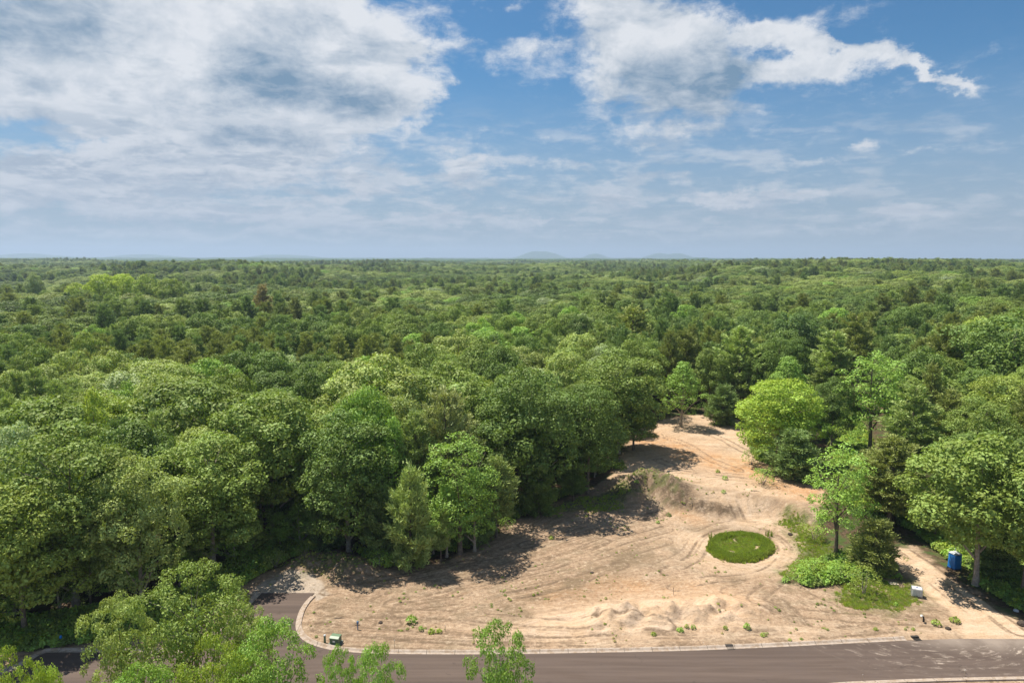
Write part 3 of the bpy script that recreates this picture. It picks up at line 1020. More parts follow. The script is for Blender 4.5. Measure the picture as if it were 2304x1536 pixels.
def k_pine(i, **kw):
    a = dict(R0=4.4, H0=20.0, base=0.22)
    a.update(kw)
    v, f, va, br = pine_mesh(300 + i * 11, **a)
    parts = [tube([(0, 0, -0.3), (0.05, 0, a['H0'] * 0.3), (-0.05, 0.03, a['H0'] * 0.65), (0, 0, a['H0'] * 0.985)], [0.30 * a['H0'] / 20, 0.22 * a['H0'] / 20, 0.14 * a['H0'] / 20, 0.02], 7)]
    for (z, an, L, rise) in br[::2]:
        parts.append(tube([(0, 0, z), (math.cos(an) * L * .5, math.sin(an) * L * .5, z + rise * L * .3), (math.cos(an) * L * .95, math.sin(an) * L * .95, z + rise * L * .93)], [0.06, 0.04, 0.012], 4))
    tv, tf = join(parts)
    return dict(crown=crown_obj(v, f, va, needlem), trunk=mesh_only(tv, tf, barkm), H=a['H0'], R=a['R0'])


make_kind('pine', 'pine_tree', 4, lambda i: k_pine(i, up=[.25, .4, .3, .5][i], nb=[6, 6, 7, 6][i], R0=[4.4, 4.8, 4.2, 5.0][i], dens=1.9, tuft=.62, nw=[17, 19, 16, 18][i]))
make_kind('young', 'young_pine', 3, lambda i: k_pine(i + 10, R0=2.6, H0=8.0, base=0.06, nw=13, nb=6, dens=2.9, up=[.15, .3, .2][i], tuft=0.42))
make_kind('spindly', 'young_pine', 2, lambda i: k_pine(i + 20, R0=2.2, H0=9.0, base=0.28, nw=15, nb=6, dens=2.4, up=.35, tuft=0.42))


def k_shrub(i):
    rg = rngs(900 + i)
    v, f, va, cen, ps = crown_mesh(700 + i, R0=1.35, H0=2.9, base=0.15, npuff=38, per=230, leaf=0.13, puff=(.28, .55), inner=0)
    parts = []
    for j in range(11):
        c_ = cen[rg.integers(len(cen))]
        a = rg.uniform(0, 6.28)
        parts.append(tube([(math.cos(a) * .15, math.sin(a) * .15, -.1), (c_[0] * .4, c_[1] * .4, 1.0), (c_[0] * .85, c_[1] * .85, c_[2] * .95)], [.035, .028, .01], 5))
    tv, tf = join(parts)
    return dict(crown=crown_obj(v, f, va, fernm), trunk=mesh_only(tv, tf, palebark), H=3.2, R=1.9)


make_kind('shrub', 'shrub', 3, k_shrub)

TINT = {
    'mid': (0.224, 0.308, 0.057), 'pale': (0.334, 0.409, 0.107), 'lime': (.350, .455, .055), 'dark': (0.110, 0.185, 0.041), 'deep': (0.157, 0.241, 0.046),
    'olive': (0.281, 0.325, 0.078), 'brown': (0.417, 0.381, 0.153), 'silver': (0.375, 0.459, 0.214), 'warm': (0.297, 0.381, 0.064), 'fresh': (0.276, 0.438, 0.069),
    'pine': (0.203, 0.297, 0.084), 'palepine': (0.323, 0.415, 0.116), 'yellow': (0.407, 0.505, 0.055), 'rust': (0.395, 0.325, 0.139),
}


def tree(kind, x, y, h, wid, tint, label, cat, group=None, z=None, rz=None, var=None, name=None):
    ks = KINDS[kind]
    k_ = ks[random.randrange(len(ks)) if var is None else var % len(ks)]
    if z is None:
        z = H(x, y) - 0.05
    o = empty(name or k_['name'], (x, y, z), random.uniform(0, 6.28) if rz is None else rz, label=label, cat=cat, group=group)
    s = wid / 2 / k_['R']
    o.scale = (s, s, h / k_['H'])
    c_ = bpy.data.objects.new('crown', k_['crown'])
    t_ = bpy.data.objects.new('stem' if kind == 'shrub' else 'trunk', k_['trunk'])
    tt = tint if isinstance(tint, tuple) else TINT[tint]
    j = random.uniform(0.86, 1.14)
    c_['leaf_tint'] = tuple(q * j for q in tt)
    for q in (c_, t_):
        C.objects.link(q)
        q.parent = o
    return o


PLACED = []          # (x, y, radius) of every tree standing


LAND = []


def short(label):
    w_ = label
    for cut in (',', ' behind ', ' beside ', ' at ', ' right of ', ' left of ', ' standing ', ' in ', ' between ', ' whose ', ' above ', ' below ', ' rising ', ' on ', ' wedged ',
                ' squeezed ', ' beneath ', ' tucked ', ' under ', ' overlooking ', ' leaning ', ' just ', ' near ', ' peeping ', ' before ', ' further ', ' nearer '):
        i = w_.find(cut)
        if i > 8:
            w_ = w_[:i]
    return w_


def ft(kind, px, top, foot, wpx, tint, label, cat=None, var=None, name=None, group=None):
    """a tree the photo shows: top and foot heights in the photo give its distance and height"""
    if foot < 700:
        D = float(foot)
        d = ray(px, top)
        x_ = d[0] / d[1] * D
    else:
        x_, D, _z = land(px, foot)
        d = ray(px, top)
    z0 = H(x_, D)
    d = ray(px, top)
    h = CH + d[2] / d[1] * D - z0
    wid = wpx / F * (D * math.cos(PITCH) + (CH - z0 - h * .6) * math.sin(PITCH))
    h = min(max(h, 1.2), 31)
    if cat is None:
        cat = {'pine': 'pine tree', 'young': 'young pine', 'spindly': 'young pine', 'shrub': 'shrub'}.get(kind, 'tree')
    PLACED.append((x_, D, wid / 2))
    if kind not in ('fore', 'shrub') and D < 260:
        LAND.append((x_, D, short(label)))
    return tree(kind, x_, D, h, wid, tint, label, cat, group, var=var, name=name)


# ------------------------------------------------------------------ trees the photo shows one by one
FT = [
    # left wood, front row
    ('edge', 140, 972, 78, 300, 'mid', 'broad rounded tree at the front of the wood above the road\'s left end'),
    ('edge', 320, 1030, 1367, 200, 'pale', 'tall grey-trunked tree whose bare pale trunk shows above the big roadside tree'),
    ('edge', 480, 982, 1280, 250, 'mid', 'wide tree with yellowish top, just behind the tall grey-trunked tree'),
    ('edge', 25, 1085, 72, 260, 'warm', 'sunlit bushy tree on the wood\'s near corner where the road runs out of view'),
    ('broad', 600, 895, 98, 230, 'mid', 'full green tree behind the dark pine beside the stub road'),
    ('broad', 425, 862, 108, 250, 'mid', 'wide domed crown behind the tree with the yellowish top'),
    ('slim', 207, 872, 100, 90, 'yellow', 'narrow bright yellow-green tree wedged between two darker crowns in the left wood'),
    ('broad', 95, 905, 99, 240, 'mid', 'dense domed tree just left of the narrow yellow-green one'),
    ('broad', 22, 960, 86, 120, 'silver', 'silvery grey-green tree with star-shaped sprays near the wood\'s left end'),
    ('broad', 300, 965, 90, 190, 'deep', 'shaded tree squeezed between the broad rounded and the yellowish-topped tree'),
    ('pine', 650, 1060, 1196, 110, 'deep', 'dark shaded pine at the wood edge behind the end of the stub road'),
    ('broad', 590, 1000, 1205, 150, 'deep', 'dark broad tree at the wood edge left of the shaded pine'),
    # the lot's own trees
    ('edge', 785, 940, 1240, 230, 'deep', 'large dark green tree at the wood edge behind the weedy dirt mound'),
    ('broad', 815, 885, 100, 130, 'fresh', 'light green tree top rising behind the large dark one at the weedy mound'),
    ('slim', 885, 935, 97, 80, 'fresh', 'small fresh green tree between the large dark tree and the olive-tan pine'),
    ('pine', 1000, 878, 101, 170, (.35, .39, .14), 'tall olive-tan feathery pine behind the bright green tree at the clearing'),
    ('pine', 935, 925, 99, 130, 'palepine', 'olive pine leaning out left of the tall olive-tan pine'),
    ('slim', 1035, 972, 1245, 150, 'fresh', 'bright light-green tree standing forward into the clearing', 1),
    ('young', 925, 1050, 1275, 120, 'palepine', 'pale young pine with drooping boughs at the clearing\'s edge, right of the dirt mound'),
    ('spindly', 992, 1145, 1262, 56, 'palepine', 'spindly little pine on the bare soil in front of the bright green tree'),
    ('spindly', 1117, 1030, 1208, 100, 'palepine', 'slender pine on a bare straight trunk right of the bright green tree'),
    ('slim', 1068, 1050, 1240, 95, 'fresh', 'smaller light-green tree leaning on the right side of the bright light-green one', None, 0),
    ('slim', 1005, 1085, 1252, 80, 'fresh', 'leafy young tree filling the foot of the bright light-green tree', None, 2),
    ('young', 1075, 1100, 1225, 80, 'pine', 'low pine tucked behind the foot of the slender bare-trunked pine'),
    ('young', 860, 1090, 1255, 100, 'pine', 'dark young pine beneath the large dark tree, beside the pale young pine'),
    ('young', 735, 1080, 1235, 110, 'pine', 'dark bushy pine above the weedy dirt mound'),
    ('edge', 1185, 830, 112, 235, 'deep', 'tall dark domed tree in the middle of the wood behind the clearing'),
    ('broad', 990, 822, 128, 240, 'mid', 'wide grey-green crown behind the tall olive-tan pine'),
    ('broad', 850, 815, 122, 200, 'pale', 'pale billowing crown above the light green tree top'),
    ('edge', 1322, 865, 1112, 160, 'deep', 'dark full tree at the wood edge left of the dirt berm'),
    ('edge', 1395, 795, 136, 210, 'mid', 'broad grey-green tree overlooking the upper bare ground from its left'),
    ('edge', 1165, 925, 1140, 130, 'deep', 'dark narrow-topped tree at the wood edge behind the slender pine'),
    ('edge', 1265, 900, 1100, 150, 'dark', 'darkest tree of the wood edge behind the clearing'),
    ('edge', 1425, 890, 1012, 120, 'deep', 'dark tree whose boughs overhang the left side of the upper bare ground'),
    ('young', 1212, 1035, 1158, 90, 'deep', 'shaded young pine at the wood edge below the dark narrow-topped tree'),
    ('spindly', 1290, 1040, 1128, 70, 'deep', 'thin shaded pine at the wood edge under the darkest tree'),
    # beyond the upper bare ground and right side
    ('slim', 1532, 812, 960, 88, 'fresh', 'slim light-green tree at the head of the upper bare ground'),
    ('young', 1625, 865, 955, 84, 'pine', 'blue-green young pine at the head of the upper bare ground'),
    ('edge', 1748, 852, 1045, 185, (.400, .560, .055), 'brilliant yellow-green spreading tree beside the upper bare ground', 1),
    ('young', 1785, 965, 1075, 125, 'pine', 'stout pine in front of the brilliant yellow-green tree', 0),
    ('slim', 1880, 1000, 1258, 130, 'fresh', 'slender light-green tree on a pale trunk right of the grassy pit', 1),
    ('pine', 2000, 985, 1185, 175, 'olive', 'olive pine behind the slender light-green tree right of the pit', 1),
    ('young', 1965, 1165, 1285, 120, 'olive', 'low dense pine beside the start of the sandy track'),
    ('broad', 2195, 1000, 1315, 255, 'mid', 'big spreading tree with a stout pale trunk behind the blue toilet cabin', 2),
    ('broad', 2300, 1035, 1340, 190, 'mid', 'tree with a slim pale trunk at the photo\'s right border beside the sandy track'),
    ('edge', 2290, 700, 150, 240, 'deep', 'towering dark rounded tree rising at the right border above all around it'),
    ('edge', 2270, 845, 122, 190, 'warm', 'sunny yellow-green tree below the towering dark one at the right border'),
    ('pine', 2132, 732, 158, 130, 'olive', 'tall dark-topped pine left of the towering rounded tree'),
    ('pine', 2062, 865, 118, 150, 'palepine', 'light green pine standing before the tall dark-topped pine'),
    ('slim', 1972, 792, 136, 130, 'fresh', 'light leafy tree between the dark round tree and the light green pine', 1),
    ('edge', 1880, 848, 140, 100, 'deep', 'dark compact tree behind the bright fern swathe'),
    ('pine', 1928, 705, 195, 110, 'olive', 'dark tall pine, further right of a pair above the brilliant yellow-green tree'),
    ('pine', 1878, 745, 178, 130, 'palepine', 'lighter pine, nearer of a pair above the brilliant yellow-green tree'),
    ('pine', 1668, 738, 172, 135, 'palepine', 'wide pale pine behind the young blue-green pine'),
    ('slim', 1775, 800, 150, 100, 'fresh', 'light green tree peeping over the brilliant yellow-green one'),
    ('broad', 1790, 708, 215, 120, 'dark', 'dark round crown above the light green peeping tree'),
    ('broad', 1600, 790, 168, 80, 'mid', 'small round tree left of the wide pale pine'),
    ('pine', 1425, 690, 205, 150, 'olive', 'wide olive pine standing over the canopy behind the broad grey-green tree'),
    ('pine', 1540, 745, 185, 95, 'olive', 'olive pine behind the slim light-green tree'),
    ('broad', 2030, 755, 200, 110, 'mid', 'round crown between the two tall dark pines on the right'),
    ('edge', 2215, 900, 112, 150, 'mid', 'shadowy green tree between the light pine and the sunny yellow-green tree'),
    ('young', 2240, 1180, 1300, 110, 'pine', 'small pine in the shade between the two pale trunks on the right'),
    ('pine', 590, 640, 330, 62, 'rust', 'reddish-brown pine standing out of the canopy far left'),
    ('broad', 75, 618, 440, 40, 'silver', 'silver-grey crown far off near the photo\'s left border'),
    # foreground, tops of trees on the near side of the road
    ('fore', 430, 1262, 52.5, 250, 'mid', 'large ragged green tree on the near side of the road, hiding the road junction', 0),
    ('fore', 262, 1338, 51.0, 150, 'pale', 'lower tree touching the left side of the large ragged roadside tree', 1),
    ('fore', 545, 1352, 51.0, 130, 'pale', 'lower tree touching the right side of the large ragged roadside tree', 2),
    ('fore', 610, 1392, 46, 185, 'fresh', 'bright green tree top at the bottom, before the mouth of the stub road', 1),
    ('fore', 300, 1490, 42, 180, 'fresh', 'bright green tree top cut by the bottom border below the large ragged tree', 2),
    ('fore', 470, 1425, 43, 160, 'lime', 'yellow-green tree top between the large roadside tree and the stub mouth', 0),
    ('fore', 762, 1446, 45, 95, 'fresh', 'narrow tree top just below the green transformer box', 2),
    ('fore', 845, 1444, 45, 110, 'fresh', 'forked tree top just right of the one below the transformer box', 1),
    ('fore', 1125, 1390, 46, 150, 'fresh', 'lone bright tree top reaching over the road at bottom centre', 2),
    ('fore', 10, 1455, 41, 120, 'lime', 'yellow-green sprays in the bottom left corner over the road\'s end', 0),
    ('fore', 95, 1490, 40, 110, 'lime', 'small yellow-green top beside the bottom left corner sprays', 1),
    # shrubs
    ('shrub', 1943, 1272, 1336, 82, 'warm', 'many-stemmed bright shrub on the grass beside the white tank'),
    ('shrub', 1890, 1268, 1306, 90, 'fresh', 'leafy shrub just left of the many-stemmed one'),
    ('shrub', 1838, 1258, 1302, 100, 'fresh', 'wide leafy shrub under the slender light-green tree'),
    ('shrub', 1800, 1268, 1310, 60, 'fresh', 'outermost leafy shrub towards the pit, under the slender tree'),
    ('shrub', 1718, 1050, 1090, 60, 'fresh', 'small leafy shrub at the foot of the stout pine'),
    ('shrub', 1690, 1010, 1045, 50, 'fresh', 'small shrub at the left foot of the brilliant yellow-green tree'),
    ('shrub', 1820, 1040, 1078, 60, 'deep', 'dark shrub right of the stout pine'),
    ('shrub', 1832, 1175, 1215, 60, 'warm', 'shrub on the green verge right of the grassy pit'),
    ('shrub', 855, 1235, 1272, 70, 'fresh', 'leafy shrub at the wood edge right of the weedy mound'),
    ('shrub', 890, 1240, 1272, 46, 'lime', 'bright shrub between the weedy mound and the pale young pine'),
    ('shrub', 690, 1215, 1248, 60, 'warm', 'scrubby bush on the weedy dirt mound\'s left end'),
    ('shrub', 1140, 1160, 1190, 40, 'fresh', 'small shrub right of the slender pine\'s trunk'),
    ('shrub', 620, 1235, 1275, 60, 'pale', 'pale bush above the gravel at the stub road\'s end'),
]
FORE_N = 0
for row in FT:
    kind, px, top, foot, wpx, tint, label = row[:7]
    ft(kind, px, top, foot, wpx, tint, label, var=row[-1] if len(row) > 7 else None)
for x_, t_ in ((175, 640), (225, 618), (275, 612), (330, 614), (380, 628)):
    ft('broad', x_, t_, 420 + random.uniform(-10, 10), 62, 'yellow' if x_ % 2 else 'warm', 'yellow-green tree of the bright row standing out of the far canopy on the left',
       group='bright row of trees far left')

# ------------------------------------------------------------------ the wood: trees filling in between
open_view = P([(1800, 1250), (1800, 900), (1925, 870), (1990, 1000), (2010, 1250)])


def pine_zone(x, y):
    """belts where pines stand among the broadleaf trees"""
    b = float(fbmn(np.array([x / 70.0]), np.array([y / 38.0]), 91, 3)[0])
    right = 0.10 if (x > 40 and y < 260) else 0.0
    return b + right + random.uniform(-.05, .05) > 0.585


def rand_tint(x, y, pine):
    b = float(fbmn(np.array([x / 45.0]), np.array([y / 45.0]), 95, 2)[0]) + random.uniform(-.18, .18)
    if pine:
        return 'olive' if b < 0.42 else ('pine' if b < 0.62 else 'palepine')
    u = random.random()
    if u < 0.05:
        return 'fresh'
    if u < 0.08:
        return 'silver'
    if u < 0.13:
        return 'warm'
    return 'deep' if b < 0.38 else ('mid' if b < 0.60 else 'pale')


def allowed(x, y, margin=2.5):
    xa, ya = np.array([x]), np.array([y])
    if float(sdc(xa, ya)[0]) > -margin:
        return False
    if sd(xa, ya, swathe)[0] > -4.5 * (x > 60 and y < 140) or sd(xa, ya, swathe)[0] > -6.5 * (y >= 140 and y < 175) or sd(xa, ya, drive)[0] > -3:
        return False
    if y < 150 and line_d(xa, ya, berm)[0] < 9.5:
        return False
    if sd(xa, ya, open_view)[0] > -2.5:
        return False
    return True


def zone_text(x, y):
    d = math.hypot(x, y)
    u = x / y
    side = 'left' if u < -0.25 else ('right' if u > 0.28 else 'middle')
    if d < 135:
        return {'left': 'in the near wood left of the clearing', 'right': 'in the near wood right of the bare ground', 'middle': 'in the near wood behind the clearing'}[side]
    if d < 200:
        return {'left': 'in the second belt of canopy on the left', 'right': 'in the second belt of canopy on the right', 'middle': 'in the canopy straight behind the clearing'}[side]
    return {'left': 'in the farther canopy on the left', 'right': 'in the farther canopy on the right', 'middle': 'in the farther canopy in the middle'}[side]


TINTWORD = {'mid': 'mid-green', 'pale': 'pale green', 'lime': 'lime green', 'dark': 'dark green', 'deep': 'dark green', 'olive': 'olive', 'brown': 'brownish', 'silver': 'silvery',
            'warm': 'yellowish green', 'fresh': 'bright green', 'pine': 'deep green', 'palepine': 'light green', 'yellow': 'yellow-green', 'rust': 'rusty'}
cands = []
rg = random.Random(11)
NEAR = 285
for _ in range(30000):
    y_ = rg.uniform(60, NEAR)
    x_ = rg.uniform(-0.86, 0.86) * y_ * 1.0 + rg.uniform(-14, 14)
    if math.hypot(x_, y_) > NEAR or not (abs(x_) < 0.80 * y_ + 16):
        continue
    pz = pine_zone(x_, y_)
    rad = rg.uniform(2.9, 4.1) if pz else (rg.uniform(3.8, 6.2) if y_ > 120 else rg.uniform(3.5, 5.6))
    ok = True
    for (a, b, r_) in PLACED:
        if b < 60 and y_ < 60:
            pass
        if abs(a - x_) < 11 and abs(b - y_) < 11 and math.hypot(a - x_, b - y_) < (rad + r_) * 0.80:
            ok = False
            break
    if not ok or not allowed(x_, y_, 1.0 + rad * 0.9):
        continue
    PLACED.append((x_, y_, rad))
    cands.append((x_, y_, rad, pz))
cands.sort(key=lambda q: math.hypot(q[0], q[1]))
nb, npi = 0, 0
tp0 = G(2147, 1277)
rest = []
inner_edge = 0
for (x_, y_, rad, pz) in cands:
    dc = -float(sdc(np.array([x_]), np.array([y_]))[0])
    tint = rand_tint(x_, y_, pz)
    # keep crowns low enough where the photo looks over them at hand-placed trees behind
    hmax = 18.5 + min(2.5, (y_ - 70) / 40)
    if pz:
        h = random.uniform(15.5, 21)
    else:
        h = random.uniform(0.74, 1.06) * hmax
    if x_ > 0 and dc < 16 and y_ < 150:
        h *= random.uniform(0.62, 0.85)
    full = (nb >= 245) if not pz else (npi >= 230)
    if full:
        rest.append((x_, y_, rad, pz, h, tint))
        continue
    kindw = 'pine' if pz else 'broadleaf tree'
    zt = zone_text(x_, y_)
    label = f'{TINTWORD[tint]} {kindw} {zt}'
    grp = f'{TINTWORD[tint]} {kindw}s {zt}'
    near_l = sorted((math.hypot(a - x_, b - y_), a, b, t_) for a, b, t_ in LAND)[0]
    if near_l[0] < (16 if y_ < 150 else 26):
        ex, ey = x_ - near_l[1], y_ - near_l[2]
        rel = ('directly ' if near_l[0] < 10 else 'a little way ') + ('behind' if ey > 0 else 'in front') 
        if abs(ex) > abs(ey) * 1.6:
            rel = ('close' if near_l[0] < 10 else 'a little way') + (' right of' if ex > 0 else ' left of')
        elif abs(ex) > abs(ey) * 0.5:
            rel += ' and ' + ('right of' if ex > 0 else 'left of')
        elif ey < 0:
            rel += ' of'
        label = f'{TINTWORD[tint]} {kindw} {rel} the {near_l[3]}'
        grp = label
        if len(label.replace('-', ' ').split()) > 16:
            label = label.replace('a little way ', '')
            grp = label
    if pz:
        npi += 1
        tree('pine', x_, y_, h, rad * 2.5, tint, label, 'pine tree', grp)
    else:
        nb += 1
        tree('edge' if dc < 11 else 'broad', x_, y_, h, rad * 2.45, tint, label, 'tree', grp)
und = 0
edges_ = [wood_y + [], P([(-200, 1440), (0, 1415), (180, 1385), (330, 1352), (440, 1292), (560, 1262), (690, 1222)]), P([(2110, 1215), (2200, 1275), (2300, 1335), (2420, 1385)])]
for (ln, n_, zt) in zip(edges_, (20, 26, 9), ('along the wood edge behind the clearing', 'at the foot of the left wood above the road', 'under the trees right of the sandy track')):
    cl_ = catmull(ln, 1.0)
    for j in range(n_):
        q_ = cl_[int(rg.uniform(0, len(cl_) - 1))]
        x_, y_ = q_[0] + rg.uniform(-1.5, 1.5), q_[1] + rg.uniform(1.0, 6.5)
        if not (-60 < x_ < 90) or float(sdc(np.array([x_]), np.array([y_]))[0]) > -0.8 or math.hypot(x_ - tp0[0], y_ - tp0[1]) < 4:
            continue
        tint = rg.choice(['fresh', 'mid', 'warm', 'deep', 'fresh'])
        hh = rg.uniform(3.0, 7.5)
        und += 1
        tree('slim', x_, y_, hh, hh * rg.uniform(.55, .8), tint, f'low {TINTWORD[tint]} leafy young tree {zt}', 'young tree', f'low {TINTWORD[tint]} leafy young trees {zt}', name='young_tree')
print('understory', und)
print('individual broad', nb, 'pine', npi, 'rest', len(rest), 'placed', len(PLACED))

# ------------------------------------------------------------------ instancing of uncountable plants: one object, geometry nodes
def scatter(name, pts, rot, scl, idx, tint, sources, label=None, cat=None):
    me = bpy.data.meshes.new(name)
    n = len(pts)
    me.vertices.add(n)
    me.vertices.foreach_set('co', np.asarray(pts, np.float32).ravel())
    for nm, typ, data, key in (('rot', 'FLOAT_VECTOR', rot, 'vector'), ('scl', 'FLOAT_VECTOR', scl, 'vector'), ('idx', 'INT', idx, 'value'), ('leaf_tint', 'FLOAT_VECTOR', tint, 'vector')):
        a = me.attributes.new(nm, typ, 'POINT')
        a.data.foreach_set(key, np.asarray(data, np.int32 if typ == 'INT' else np.float32).ravel())
    o = bpy.data.objects.new(name, me)
    C.objects.link(o)
    ng = bpy.data.node_groups.new(name, 'GeometryNodeTree')
    ng.interface.new_socket('Geometry', in_out='INPUT', socket_type='NodeSocketGeometry')
    ng.interface.new_socket('Geometry', in_out='OUTPUT', socket_type='NodeSocketGeometry')
    N = ng.nodes
    L = ng.links
    gi, go = N.new('NodeGroupInput'), N.new('NodeGroupOutput')
    m2p = N.new('GeometryNodeMeshToPoints')
    L.new(gi.outputs[0], m2p.inputs[0])
    g2i = N.new('GeometryNodeGeometryToInstance')
    for s in reversed(sources):
        oi = N.new('GeometryNodeObjectInfo')
        oi.inputs[0].default_value = s
        oi.transform_space = 'ORIGINAL'
        L.new(oi.outputs['Geometry'], g2i.inputs[0])
    ip = N.new('GeometryNodeInstanceOnPoints')
    ip.inputs['Pick Instance'].default_value = True

    def at(nm, typ):
        a = N.new('GeometryNodeInputNamedAttribute')
        a.data_type = typ
        a.inputs[0].default_value = nm
        return a.outputs[0]
    L.new(m2p.outputs[0], ip.inputs['Points'])
    L.new(g2i.outputs[0], ip.inputs['Instance'])
    L.new(at('idx', 'INT'), ip.inputs['Instance Index'])
    er = N.new('FunctionNodeEulerToRotation')
    L.new(at('rot', 'FLOAT_VECTOR'), er.inputs[0])
    L.new(er.outputs[0], ip.inputs['Rotation'])
    L.new(at('scl', 'FLOAT_VECTOR'), ip.inputs['Scale'])
    L.new(ip.outputs[0], go.inputs[0])
    md = o.modifiers.new('scatter', 'NODES')
    md.node_group = ng
    tag(o, label, cat, kind='stuff')
    return o


def first_crown(kind, i):
    d = KINDS[kind][i]['crown']
    return next((o for o in bpy.data.objects if o.data is d), None)


srcs, skey = [], []
for kind in ('broad', 'pine'):
    for i in range(len(KINDS[kind])):
        o = first_crown(kind, i)
        if o:
            srcs.append(o)
            skey.append((kind, i))
bi = [j for j, q in enumerate(skey) if q[0] == 'broad']
pi_ = [j for j, q in enumerate(skey) if q[0] == 'pine']
pts, rots, scls, idxs, tints = [], [], [], [], []
for (x_, y_, rad, pz, h, tint) in rest:
    k_ = KINDS['pine' if pz else 'broad'][0]
    s = rad * 2.5 / 2 / k_['R']
    pts.append((x_, y_, H(x_, y_)))
    rots.append((0, 0, rg.uniform(0, 6.28)))
    scls.append((s, s, h / k_['H']))
    idxs.append(rg.choice(pi_ if pz else bi))
    tints.append(TINT[tint])
# far canopy on a jittered grid that widens with distance
rn = rngs(5)
d = NEAR
FX, FY, FR = [], [], []
while d < 3200:
    sp = 12.0 + 2.5 * min(1, max(0, (d - 700) / 1500))
    w_ = 1.02 * d + 50
    n = int(2 * math.atan(w_ / d) * d / sp)
    a = np.linspace(-math.atan(w_ / d), math.atan(w_ / d), n) + rn.normal(size=n) * 0.33 * sp / d
    rr_ = d + rn.normal(size=n) * 0.33 * sp
    FX.append(np.sin(a) * rr_)
    FY.append(np.cos(a) * rr_)
    FR.append(np.full(n, sp))
    d += sp * 0.98
FX, FY, FR = map(np.concatenate, (FX, FY, FR))
k = FX ** 2 + FY ** 2 > NEAR ** 2
FX, FY, FR = FX[k], FY[k], FR[k]
FZ = height(FX, FY)
pb = fbmn(FX / 90.0, FY / 55.0, 91, 3)
isp = (pb + rn.normal(size=len(FX)) * 0.035) > 0.575
tb = fbmn(FX / 60.0, FY / 60.0, 95, 3) + rn.normal(size=len(FX)) * 0.10
names_b = ['deep', 'mid', 'pale', 'warm', 'fresh', 'silver']
ti = np.where(tb < 0.40, 0, np.where(tb < 0.60, 1, 2))
u = rn.random(len(FX))
ti = np.where(u < 0.06, 3, np.where(u < 0.10, 4, np.where(u < 0.125, 5, ti)))
TB = np.array([TINT[q] for q in names_b])
TP = np.array([TINT[q] for q in ['palepine', 'olive', 'pine', 'palepine']])
tp = np.where(u < 0.45, 0, np.where(u < 0.75, 1, np.where(u < 0.96, 2, 3)))
ft_ = np.where(isp[:, None], TP[tp], TB[ti]) * 0.84 * rn.uniform(0.80, 1.2, (len(FX), 1))
big = np.clip(rn.lognormal(0, 0.22, len(FX)), .6, 1.6)
fh = np.where(isp, rn.uniform(17, 25, len(FX)) / 20.0, (14.5 + 3.2 * big + rn.normal(size=len(FX)) * 1.0) / 18.0)
fs_ = np.where(isp, FR * rn.uniform(0.42, 0.58, len(FX)) / 4.5, FR * big * 0.72 / 6.16)
fi = np.where(isp, np.array(pi_)[rn.integers(0, len(pi_), len(FX))], np.array(bi)[rn.integers(0, len(bi), len(FX))])
print('far canopy', len(FX))
pts = np.vstack([np.array(pts).reshape(-1, 3), np.stack([FX, FY, FZ], 1)])
rots = np.vstack([np.array(rots).reshape(-1, 3), np.stack([np.zeros(len(FX)), np.zeros(len(FX)), rn.uniform(0, 6.28, len(FX))], 1)])
scls = np.vstack([np.array(scls).reshape(-1, 3), np.stack([fs_, fs_, fh], 1)])
idxs = np.concatenate([np.array(idxs, int), fi])
tints = np.vstack([np.array(tints).reshape(-1, 3), ft_])
scatter('forest', pts, rots, scls, idxs, tints, srcs, 'unbroken forest canopy stretching from the near wood to the horizon', 'forest')

# canopy too far off to tell trees apart, and the blue hills
fm, n, out = mat('far canopy')
pos = n.new('ShaderNodeNewGeometry').outputs['Position']
q = n.noise(pos, 0.02, 6, 0.65)
q2 = n.noise(pos, 0.004, 4, 0.6)
c = n.mix(n.rng(q, 0.3, 0.7), (.022, .048, .014), (.07, .12, .032))
c = n.mix(n.rng(q2, 0.5, 0.65, 0, 0.5), c, (.05, .07, .028))
b = n.new('ShaderNodeBsdfPrincipled', {'Base Color': c, 'Roughness': 0.95, 'Specular IOR Level': 0.05})
n.set(out.inputs[0], b.outputs[0])
rad_ = np.concatenate([np.linspace(3120, 6000, 110), np.linspace(6060, 13500, 90)])
an = np.linspace(-0.92, 0.92, 800)
RR, AA = np.meshgrid(rad_, an, indexing='ij')
hx, hy = (np.sin(AA) * RR).ravel(), (np.cos(AA) * RR).ravel()
hz = height(hx, hy) + 13.0 + (fbmn(hx / 22.0, hy / 34.0, 87, 3) - 0.5) * 9
hz = np.where(RR.ravel() < 3150, hz - 25, hz)
ii = np.arange(RR.size).reshape(RR.shape)
ff = np.stack([ii[:-1, :-1], ii[1:, :-1], ii[1:, 1:], ii[:-1, 1:]], -1).reshape(-1, 4)
o = mk('far_woodland', np.stack([hx, hy, hz], 1), ff, fm, smooth=True)
tag(o, 'distant woodland merging into haze just under the horizon', 'woodland', kind='stuff')


def hill(px, half, up, D):
    d_ = ray(px, 578)
    cx, cy_ = d_[0] / d_[1] * D, D
    hw = half / F * D * 1.02
    gx, gy = np.meshgrid(np.linspace(-1.35, 1.35, 60), np.linspace(-1, 1, 22))
    e = np.exp(-(np.abs(gx) ** 2.6) * 2.0 - gy ** 2 * 2.5) * (0.72 + 0.5 * fbmn(gx * 1.6 + px, gy * 1.2, 3, 4))
    zz = -35 + e * (up / F * D + 75)
    v = np.stack([(cx + gx * hw).ravel(), (cy_ + gy * hw * 0.8).ravel(), zz.ravel()], 1)
    ii = np.arange(gx.size).reshape(gx.shape)
    f_ = np.stack([ii[:-1, :-1], ii[:-1, 1:], ii[1:, 1:], ii[1:, :-1]], -1).reshape(-1, 4)
    o_ = mk('hill', v, f_, fm, smooth=True)
    tag(o_, kind='structure')


